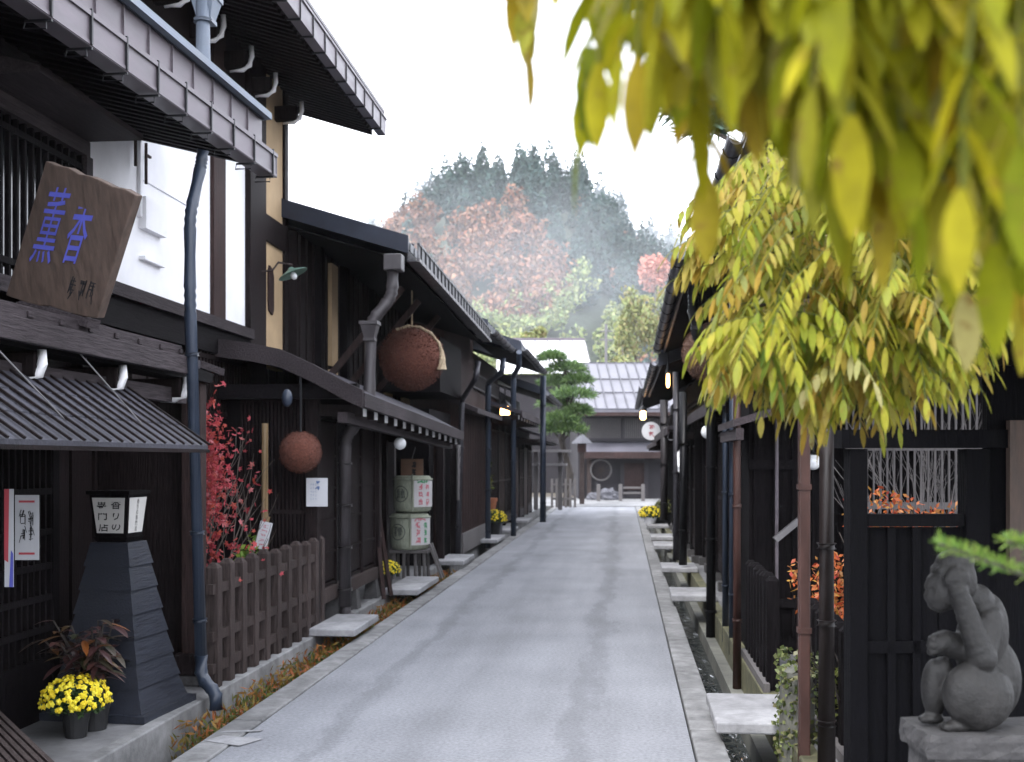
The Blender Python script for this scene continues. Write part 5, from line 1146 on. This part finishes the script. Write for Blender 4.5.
# ------------------------------------------------------------------ stone monkey
ks = 3.3; u_ = ks/F
def sp_(px, py, dz=0): return W(px, py, ks)+FF*(dz*u_)
sb0 = sp_(968,726); ST = empty('monkey_statue', sb0, 'grey stone monkey statue sitting with a hand at its ear on a pedestal', 'statue')
mb = MB()
def ell(px, py, dz, rx, ry, rz, rot=0):
    c = sp_(px,py,dz); b = len(mb.v); q = MB().ball((0,0,0), 1, 22, 16); ca, sa = math.cos(math.radians(rot)), math.sin(math.radians(rot))
    vs = []
    for x, y, z in q.v:
        X_, Z_ = x*rx, z*ry; vs.append(c+RR*((X_*ca-Z_*sa)*u_)+UU*((X_*sa+Z_*ca)*u_)+FF*(y*rz*u_))
    mb.add(vs, q.f)
def cap(a, b, r0, r1, n=9):
    for i in range(n): t = i/(n-1); r = r0+(r1-r0)*t; ell(*[a[j]+(b[j]-a[j])*t for j in range(3)], r, r, r)
ell(953,581,0,23,29,21); ell(942,590,0,15,23,17,-8); ell(935,583,0,9,10,10,10); ell(930,586,0,6,5,7); ell(932,596,0,8,8,10); ell(936,604,0,8,7,11); ell(930,599.5,0,5,2.4,7); ell(938,568,-8,6,3.6,6,35); ell(938,568,8,6,3.6,6,35); ell(955,561,0,19,12,17)
ell(984,640,6,25,48,26,-8); ell(996,680,8,27,42,28); ell(978,602,4,17,18,18)
cap((985,618,-10),(972,655,-22),13,14); cap((973,654,-24),(951,590,-20),14,9.5); ell(951,577,-20,11,10,6,30); ell(945,570,-19,8,3.2,4,40); ell(943,575.5,-19.5,8,3,4,30); ell(944,581.5,-19,7,3,4,10); ell(948,586,-19,6,3,4,0)
cap((996,640,20),(978,662,10),15,15); cap((980,656,4),(946,642,2),15,12); ell(940,644,2,11,12,12); ell(932,638,-3,5.5,4,6); ell(930.5,645,-3,5.5,4,6); ell(931.5,652,-2,5.5,4,6)
ell(972,693,-16,34,34,24); ell(965,690,-20,30,32,20); ell(938,690,10,13,30,14); ell(946,672,10,10,14,14)
ell(952,722,-17,14,6,9); ell(940,723,-21,6,5,3.6); ell(939,723,-14,6,5,3.6); ell(935,720,8,12,6,9); ell(926,721,5,5,4,4); ell(927,721,12,5,4,4)
so_ = mb.build('statue_body', 'stone', ST, fix=False, smooth=True)
rm = so_.modifiers.new('remesh', 'REMESH'); rm.mode = 'VOXEL'; rm.voxel_size = .0055; rm.use_smooth_shade = True
sm_ = so_.modifiers.new('smooth', 'SMOOTH'); sm_.factor = .5; sm_.iterations = 3
mb = MB(); ell(939,576,-14,3.2,1.6,2.4); ell(939,576,14,3.2,1.6,2.4); mb.build('eye', 'stone', ST, fix=False, smooth=True)
# pedestal
pd = empty('stone_pedestal', (sb0.x,sb0.y,.05), 'rough hewn granite pedestal under the monkey statue', 'pedestal')
cp = sp_(985,726,4)
def irr(mb, hw, hd, z0, z1, n=9, jit=.006, seed=1):
    rn = random.Random(seed); ring = []
    for s, (ax, ay, bx_, by) in enumerate(((-1,-1,1,-1),(1,-1,1,1),(1,1,-1,1),(-1,1,-1,-1))):
        for i in range(n): t = i/n; ring.append((ax+(bx_-ax)*t, ay+(by-ay)*t))
    zs = [z0, z0+(z1-z0)*.35, z0+(z1-z0)*.75, z1]; b = len(mb.v); N_ = len(ring)
    for iz, z in enumerate(zs):
        for x, y in ring:
            s = (.97 if iz in (0,) else 1.0 if iz < 3 else .965); mb.v.append(tuple(Vector((cp.x,cp.y,z))+RR*(x*hw*s+rn.uniform(-jit,jit))+FF*(y*hd*s+rn.uniform(-jit,jit))+UU*(0 if iz in (0,) else rn.uniform(-.004,.0))))
    for iz in range(3):
        for i in range(N_): j = (i+1) % N_; mb.f.append((b+iz*N_+i, b+iz*N_+j, b+(iz+1)*N_+j, b+(iz+1)*N_+i))
    mb.f.append(tuple(b+3*N_+i for i in range(N_))); mb.f.append(tuple(b+i for i in reversed(range(N_))))
    return mb
irr(MB(), .205,.125, cp.z-.068, cp.z-.001).build('cap_stone', 'stonel', pd); irr(MB(), .185,.11, .05, cp.z-.069, jit=.004, seed=4).build('shaft', 'stonel', pd)
# ------------------------------------------------------------------ fir sprig reaching in from a young fir just outside the frame
ft = W(1150,700,1.75); o = empty('young_fir', (ft.x,ft.y,.05), 'bright green fir sprig reaching in just above the monkey statue', 'fir')
MB().tube([(ft.x,ft.y,.05),(ft.x,ft.y,1.75)], [.03,.012], 8).build('trunk', 'barkd', o); tw = MB(); nd = MB(); rg = np.random.default_rng(8)
for a, pts in ((0,[(1150,622),(1060,590),(1024,575),(985,560),(940,544)]),(1,[(1150,600),(1075,560),(1040,550),(1008,541)])):
    q = [W(x,y,1.75-.05*i) for i, (x, y) in enumerate(pts)]; tw.tube(q, [.006,.005,.004,.003,.002][:len(q)], 5)
    for s, e in zip(q[1:], q[2:]):
        n = 120; t = rg.random((n,1)); P_ = np.array(s)+(np.array(e)-np.array(s))*t; d = np.array((e-s).normalized()); sd = rg.normal(size=(n,3)); sd -= (sd@d)[:,None]*d; sd[:,2] = sd[:,2]*.5+.35; sd /= np.linalg.norm(sd, axis=1)[:,None]
        dr = sd*.85+d*.45; b = np.cross(dr, rg.normal(size=(n,3))); b /= np.linalg.norm(b, axis=1)[:,None]; L_ = .021*rg.uniform(.7,1.1,(n,1)); nd.quads(np.stack([P_-b*.0008, P_+b*.0008, P_+dr*L_+b*.0012, P_+dr*L_-b*.0012], 1))
tw.build('branch', 'bark', o); nd.build('needles', 'needlen', o, fix=False)
# ------------------------------------------------------------------ wisteria
WS = empty('wisteria_vine', (2.9,3.4,.05), 'yellowing wisteria vine with drooping feathery leaves over the stream side of the street', 'vine')
rw = random.Random(77)
class LeafMB(MB):
    def __init__(s): super().__init__(); s.t = []
    def done(s, name, m, par):
        o = s.build(name, m, par, fix=False, smooth=True); at = o.data.attributes.new('tone', 'FLOAT', 'POINT'); at.data.foreach_set('value', np.array(s.t, dtype=np.float32)); return o
stems = MB()
def wleaf(mb, p, d, L, pairs, ll, lw_, tone, droop=1.0):
    """one pinnate leaf: a rachis that bends down under its weight with hanging leaflets in pairs"""
    p = Vector(p); d = Vector(d).normalized(); pts = [p.copy()]; n = pairs+1; q = p.copy()
    for i in range(n): d = (d+Vector((0,0,-.16*droop))+Vector((rw.uniform(-.05,.05),)*3)).normalized(); q = q+d*L/n; pts.append(q.copy())
    stems.tube(pts, .0016, 4, False); k0 = len(mb.v)
    for i in range(1, n+1):
        dr = (pts[i]-pts[i-1]).normalized(); sd = dr.cross(UU); sd = sd.normalized() if sd.length > .1 else Vector((1,0,0)); sz = 1-.45*abs(i/n-.45)
        if i == n: broadleaf(mb, pts[i], dr+Vector((0,0,-.4)), ll*.95, lw_, .25, .15, 4); continue
        for s in (-1,1):
            if rw.random() < .06: continue
            v = sd*s*rw.uniform(.45,.8)+dr*.35+Vector((rw.uniform(-.12,.12),rw.uniform(-.12,.12),-rw.uniform(.55,.95)*droop)); broadleaf(mb, pts[i], v, ll*sz*rw.uniform(.85,1.1), lw_*sz, rw.uniform(.1,.45), rw.uniform(.05,.3), 4)
    mb.t += [tone]*(len(mb.v)-k0)
def interp(x, tab):
    for (a, u), (b, v) in zip(tab, tab[1:]):
        if a <= x <= b: return u+(v-u)*(x-a)/(b-a)
    return tab[0][1] if x < tab[0][0] else tab[-1][1]
bot = [(676,300),(700,325),(726,352),(745,392),(790,402),(830,418),(868,420),(905,402),(940,360),(975,350),(1024,330)]
top_ = [(676,232),(700,205),(725,180),(752,150),(790,110),(1024,90)]
fm = LeafMB(); cnt = 0
while cnt < 840:
    px = rw.uniform(745,1050) if rw.random() < .85 else rw.uniform(755,900); L = rw.uniform(.17,.27); k = rw.uniform(2.7,3.9); lp = L/k*F*.80
    yb_ = interp(px, bot); yt_ = interp(px, top_); py = yt_+(yb_-yt_)*rw.random()**.85
    if py+lp > yb_+12: py = yb_+rw.uniform(-25,10)-lp
    if py < yt_-25: 
        if rw.random() < .7: continue
    hz = rw.uniform(-.75,.3) if px < 770 else rw.uniform(-1,1)
    t_ = .05+.70*(mnoise.noise(Vector((px*.02,py*.02,k)))*.9+.5+rw.uniform(-.25,.25)); t_ = min(.78, max(0, t_))
    wleaf(fm, W(px,py,k), RR*hz+FF*rw.uniform(-.9,.6)+UU*rw.uniform(-.4,.25), L, rw.choice((6,7,7,8)), rw.uniform(.050,.068), rw.uniform(.015,.021), t_); cnt += 1
for px, py, hx in ((738,214,-.9),(746,205,-.8),(752,222,-.9),(744,240,-.7),(760,200,-.8),(728,262,-.3),(756,345,-.7),(764,352,-.5),(772,372,-.4),(785,380,-.2),(742,215,-.6),(766,182,-.7),(735,255,-.5),(748,262,-.5),(758,270,-.4),(745,290,-.3),(758,300,-.4)):
    wleaf(fm, W(px,py-22,3.2), RR*hx+UU*rw.uniform(-.1,.2), rw.uniform(.17,.22), 6, .068, .021, rw.uniform(.2,.6))
for i in range(640):     # leaf roof on the trellis, mostly out of view, added for its shade
    wleaf(fm, (rw.uniform(1.9,4.6), rw.uniform(-.6,6.6), rw.uniform(2.78,3.05)), (rw.uniform(-1,1),rw.uniform(-1,1),rw.uniform(-.2,.3)), rw.uniform(.2,.28), 6, .085, .030, rw.uniform(.1,.6))
fm.done('foliage', 'wist', WS)
nm = LeafMB()
tips_ = [(518,62,1.25),(548,18,1.3),(592,150,1.15),(602,95,1.1),(626,100,1.05),(655,70,1.2),(692,150,1.05),(712,188,1.1),(700,60,1.),(745,110,.95),(772,130,1.05),(790,100,.9),(822,185,1.05),(850,160,.9),(872,230,1.0),(898,225,1.0),(925,215,.95),(950,255,1.05),(1000,362,1.2),(978,318,1.25),(1012,270,.95),(1035,300,1.05),(1000,200,.85),(965,220,.8),(905,200,.85),(830,120,.8),(935,130,.85),(1030,160,.9),(760,60,1.1),(880,90,.9)]
cont = [(735,70),(780,95),(810,120),(840,180),(880,190),(920,190),(960,190),(1070,225)]
for i in range(84): x = rw.uniform(738,1060); tips_.append((x, interp(x, cont)*rw.uniform(.15,1), rw.uniform(.85,1.25)))
for i in range(7): tips_.append((rw.uniform(585,735), rw.uniform(5,90), rw.uniform(.85,1.2)))
for px, py, k in tips_:
    L = rw.uniform(.20,.27); hz = rw.uniform(-.35,.35); a = W(px,py,k)+UU*(L*.88+.055)-RR*hz*L*.7+FF*rw.uniform(-.03,.06)
    wleaf(nm, a, RR*hz+FF*rw.uniform(-.2,.2)-UU*.75, L, rw.choice((5,6)), rw.uniform(.068,.092), rw.uniform(.023,.033), min(.8, max(0, rw.gauss(.36,.22))), .9)
nm.done('near_foliage', 'wistn', WS)
stems.build('leaf_stalk', 'olive', WS, fix=False)
bw = MB(); rn = random.Random(5)
bw.tube([(2.9,3.4,.05),(2.85,3.45,.9),(3.0,3.35,1.8),(2.8,3.4,2.5),(2.3,3.3,2.82)], [.07,.06,.055,.05,.04], 8)
def wb(pts, r): bw.tube([W(*q) for q in pts], [r*(1-.6*i/(len(pts)-1)) for i in range(len(pts))], 6)
wb([(1090,250,3.2),(1000,300,3.2),(940,345,3.1),(880,372,3.1),(840,382,3.1)], .012); wb([(1060,180,3.4),(960,250,3.3),(860,290,3.3),(780,300,3.3),(710,320,3.2)], .011); wb([(1000,120,3.4),(880,190,3.3),(780,210,3.3),(700,225,3.2)], .011); wb([(940,345,3.1),(850,350,3.3),(760,340,3.3)], .008)
wb([(1100,-250,1.6),(950,-160,1.2),(780,-170,1.1),(620,-190,1.2),(500,-200,1.25)], .008); wb([(1150,-150,1.2),(1000,-100,1.0),(820,-120,1.0)], .007)
bw.tube([(2.3,3.3,2.82),W(1000,120,3.4)], .02, 6); bw.tube([(2.3,3.3,2.82),W(1090,250,3.2)], .02, 6); bw.tube([(2.3,3.3,2.82),(1.6,2.4,2.75),W(1100,-250,1.6)], .015, 6); bw.tube([W(1100,-250,1.6),W(1150,-150,1.2)], .01, 6)
bw.build('branch', 'bark', WS)
# pine behind the right hand roof
p = W(800,300,15); o = empty('tall_pine', (p.x,p.y,.05), 'blue green pine branch showing between the leaves above the wisteria side roofs', 'tree'); nm = MB(); rg = np.random.default_rng(13)
tk = MB().tube([(p.x,p.y,.05),(p.x-.1,p.y,4),(p.x-.25,p.y,7.3)], [.2,.16,.04], 8)
for x, y, r_ in ((692,108,28),(722,112,30),(706,128,20),(735,72,30),(700,40,18),(760,90,30),(775,50,30),(745,20,26),(800,70,30),(820,30,30)):
    c = W(x,y,15); s = 15/F; pad(nm, c, r_*s, r_*s, r_*s*.55, 420, .24, rg); tk.tube([(p.x-.2,p.y,c.z-.5), c], [.06,.02], 5)
tk.build('trunk', 'bark', o); nm.build('needles', mat('blue_pine_needles', (.05,.1,.06), .6, .2, 8, island=[(.04,.08,.06),(.09,.15,.11),(.14,.20,.14)], trans=.2), o, fix=False)
# ------------------------------------------------------------------ weeds in the left gutter
rg = np.random.default_rng(23)
def weeds(name, m, n, y0, y1, z0, z1, cond):
    P_ = []
    while len(P_) < n:
        y = rg.uniform(y0,y1); v = mnoise.noise(Vector((y*1.3,0,0)))*.5+.5
        if cond(v, rg.random()): P_.append((KL+.03+.29*rg.random(), y, z0+(z1-z0)*rg.random()**1.2))
    P_ = np.array(P_); q = leafquads(P_, .075, -1.2, .24, rng=rg); return tag(MB().quads(q).build(name, m, fix=False), kind='stuff')
wd = weeds('weeds', 'weedg', 8000, 6.95, 17.5, -.45,-.03, lambda v, r: r < .75); tag(wd, 'green and yellow weeds filling the gutter before the picket fence', 'weeds')
wd = weeds('orange_weeds', 'weedo', 3600, 6.95, 17.5, -.20,.02, lambda v, r: r < v*.9); tag(wd, 'orange brown weed heads along the gutter before the picket fence', 'weeds')
# ------------------------------------------------------------------ hill
crest = [(-700,330),(-200,300),(100,320),(250,300),(330,285),(370,268),(410,235),(450,212),(500,202),(550,202),(585,215),(610,240),(640,272),(680,292),(740,300),(820,310),(1000,330),(1400,340),(1900,350)]
def hz_(px, D):
    top = HC+(HOR-interp(px, crest))/F*285; t = (D-135)/150; t = max(0, min(1.25, t)); s = t*t*(3-2*t) if t < 1 else 1-.25*(t-1)
    return top*s+(.8*mnoise.noise(Vector((px*.02,D*.05,0)))*3 if t > .05 else 0)
hm = MB(); PXs = list(range(-700,1901,50)); Ds = [135,150,165,180,195,210,225,240,255,270,285,305,325]
for D in Ds:
    for px in PXs: q = W(px,460,D); hm.v.append((q.x,q.y,max(-.5,hz_(px,D)-.3)))
nP = len(PXs)
for i in range(len(Ds)-1):
    for j in range(nP-1): hm.f.append((i*nP+j, i*nP+j+1, (i+1)*nP+j+1, (i+1)*nP+j))
struct('hill', hm, 'hill')
rg = np.random.default_rng(41); ced, aut, pal = [], [], []
def proj(D, z): return HOR-(z-HC)/D*F
nt = 0
def ell_in(px, py, c): return ((px-c[0])/c[2])**2+((py-c[1])/c[3])**2 < 1
AUT = [(478,262,84,50),(415,232,42,34),(508,232,34,28),(430,285,40,20),(500,296,40,18)]
tries = 0
while nt < 640:
    px = rg.uniform(366,800) if rg.random() < .93 else rg.uniform(640,1050); D = rg.uniform(142,318); z = hz_(px, D); py = proj(D, z+6); q = W(px,460,D); b = (q.x,q.y,z-.5); nt += 1
    if any(ell_in(px, py, c) for c in AUT) and rg.random() < .86 and D < 290:
        h = rg.uniform(7,11); r = rg.uniform(3.6,5.4); aut.append(leafquads(blob(420, (b[0],b[1],b[2]+h*.6), (r,r,h*.48), 11, rg), 1.0, rng=rg))
    elif py > 268 and D < 205 and 455 < px < 640:
        h = rg.uniform(6,10); r = rg.uniform(2.8,4.2); pal.append(leafquads(blob(360, (b[0],b[1],b[2]+h*.6), (r,r,h*.5), 9, rg), .9, rng=rg))
    else:
        if rg.random() < .10 and px > 560: h = rg.uniform(7,9); aut.append(leafquads(blob(300, (b[0],b[1],b[2]+h*.6), (3.2,3.2,h*.45), 9, rg), .9, rng=rg)); continue
        h = rg.uniform(9,14.5)*(1 if D > 230 else .9); n = 640; P_ = conifer_pts(n, b, h, h*.31, rg); ced.append(leafquads(P_, .95, .5, .55, rng=rg))
for name, m, arr, lab in (('cedar_forest','cedar',ced,'dark blue green cedar forest covering the misty hill'),('autumn_forest','autumn',aut,'rust and orange autumn trees in patches on the misty hill'),('light_green_forest','palegreen',pal,'lighter green trees along the foot of the misty hill')):
    tag(MB().quads(np.concatenate(arr)).build(name, m, fix=False), lab, 'forest', kind='stuff')
def bigtree(name, px, D, topy, boty, rpx, m, label, n=900, s=.5, seed=1, weep=0):
    rg = np.random.default_rng(seed); g = W(px,460,D); zb = max(0, hz_(px, D)); zt = HC+(HOR-topy)/F*D; zl = HC+(HOR-boty)/F*D; r = rpx/F*D
    o = empty(name, (g.x,g.y,zb-.3), label, 'tree'); MB().tube([(g.x,g.y,zb-.3),(g.x+.2,g.y,(zl+zt)/2),(g.x,g.y,zt-.5)], [r*.09,r*.06,r*.02], 7).build('trunk', 'bark', o)
    P_ = blob(n, (g.x,g.y,(zl+zt)/2), (r,r,(zt-zl)/2), 12, rg)
    if weep: P_[:,2] -= weep*rg.random(len(P_))**2
    MB().quads(leafquads(P_, s, weep*.8, .5, rng=rg)).build('crown', m, o, fix=False)
bigtree('pink_tree', 655, 200, 252, 296, 24, 'pinkl', 'salmon pink autumn tree on the slope above the pale green trees', 1500, .8, 2)
bigtree('willow', 634, 118, 286, 362, 25, 'willow', 'pale yellow green weeping tree beside the utility pole', 2600, .5, 3, 1.4)
bigtree('willow', 668, 122, 282, 362, 28, 'willow', 'pale yellow green tree directly below the pink tree', 2600, .5, 4, 1.4)
bigtree('yellow_tree', 622, 96, 340, 400, 22, 'willow', 'small yellow green tree behind the panelled metal roof', 1400, .4, 5)
bigtree('lime_tree', 536, 74, 325, 352, 17, 'willow', 'lime yellow treetop just above the bright pale roof', 900, .32, 6)
# ------------------------------------------------------------------ drifting mist and haze
def vol(name, mb, dens, label, aniso=.0, col=(.90,.95,1)):
    m = bpy.data.materials.new(name); m.use_nodes = True; N = m.node_tree.nodes; N.remove(N['Principled BSDF']); v = N.new('ShaderNodeVolumePrincipled')
    v.inputs['Color'].default_value = (*col, 1); v.inputs['Density'].default_value = dens; v.inputs['Anisotropy'].default_value = aniso
    m.node_tree.links.new(v.outputs[0], N['Material Output'].inputs['Volume']); o = mb.build(name, m); return tag(o, label, 'haze' if name == 'haze' else 'mist', kind='stuff')
zb_, zt_ = -2.2, 120
hx = MB(); hx.box(-330,330,-25,420,zb_,zt_); vol('haze', hx, .00024, 'pale autumn haze over the street and hill', 0, (.92,.965,1))
def puff(name, px, py, D, rx, ry, rd, dens, label, seed):
    c = W(px, py, D); s = D/F; mb = MB(); q = MB().ball((0,0,0), 1, 28, 18); vs = []
    for x, y, z in q.v:
        d = Vector((x,y,z)); r = 1+.38*mnoise.noise(d*1.7+Vector((seed,0,0)))+.20*mnoise.noise(d*4+Vector((0,seed,0))); vs.append(c+RR*(x*rx*s*r)+UU*(z*ry*s*r)+FF*(y*rd*r))
    mb.add(vs, q.f); vol(name, mb, dens, label)
puff('mist', 618, 205, 262, 36, 24, 10, .025, 'small bank of mist at the right shoulder of the hill', 1)
puff('mist', 662, 240, 262, 40, 13, 10, .025, 'low strip of mist over the right end of the hill', 2)
puff('mist', 372, 210, 262, 40, 42, 10, .025, 'bank of mist at the left shoulder of the hill', 3)
puff('mist', 400, 178, 264, 34, 16, 8, .02, 'thin mist at the left crest of the hill', 4)
puff('mist', 470, 262, 128, 175, 75, 20, .0028, 'thin veil of mist drifting before the autumn trees of the hill', 6)
puff('mist', 600, 285, 128, 150, 70, 18, .0028, 'thin veil of mist low before the right half of the hill', 7)
# ================================================================== LIGHT AND CAMERA
wd = bpy.data.worlds.new('World'); bpy.context.scene.world = wd; wd.use_nodes = True; N = wd.node_tree.nodes; L = wd.node_tree.links
SE, SR = math.radians(52), math.radians(215)
sk = N.new('ShaderNodeTexSky'); sk.sky_type = 'NISHITA'; sk.sun_disc = False; sk.sun_elevation = SE; sk.sun_rotation = SR
mx = N.new('ShaderNodeMix'); mx.data_type = 'RGBA'; mx.inputs[0].default_value = .9; L.new(sk.outputs[0], mx.inputs[6]); mx.inputs[7].default_value = (8.2,8.45,9.2,1)   # cloud layer
bg = N['Background']; bg.inputs['Strength'].default_value = .12; L.new(mx.outputs[2], bg.inputs[0])
sl = bpy.data.lights.new('sun', 'SUN'); sl.energy = .9; sl.angle = math.radians(25); sl.color = (1,.97,.93); so = bpy.data.objects.new('sun', sl); C.objects.link(so)
dv = Vector((math.sin(SR)*math.cos(SE), math.cos(SR)*math.cos(SE), math.sin(SE))); so.rotation_euler = dv.to_track_quat('Z', 'Y').to_euler()
cd = bpy.data.cameras.new('camera'); cam = bpy.data.objects.new('camera', cd); C.objects.link(cam); sc = bpy.context.scene; sc.camera = cam
cam.location = (0,0,HC); cam.rotation_euler = (math.pi/2, 0, A)
cd.sensor_width = 17.3; cd.lens = 17.3*F/1024; cd.shift_y = (HOR-381)/1024; cd.clip_start = .05; cd.clip_end = 3000
cd.dof.use_dof = True; cd.dof.focus_distance = 6.0; cd.dof.aperture_fstop = 1.9
vs = sc.view_settings; vs.view_transform = 'Standard'; vs.look = 'None'; vs.gamma = 1; vs.exposure = 2.05; vs.use_curve_mapping = False
cy = sc.cycles; cy.use_denoising = True; cy.max_bounces = 8; cy.diffuse_bounces = 4; cy.glossy_bounces = 3; cy.transmission_bounces = 4; cy.volume_bounces = 2; cy.transparent_max_bounces = 8
cy.use_adaptive_sampling = True; cy.adaptive_threshold = .012
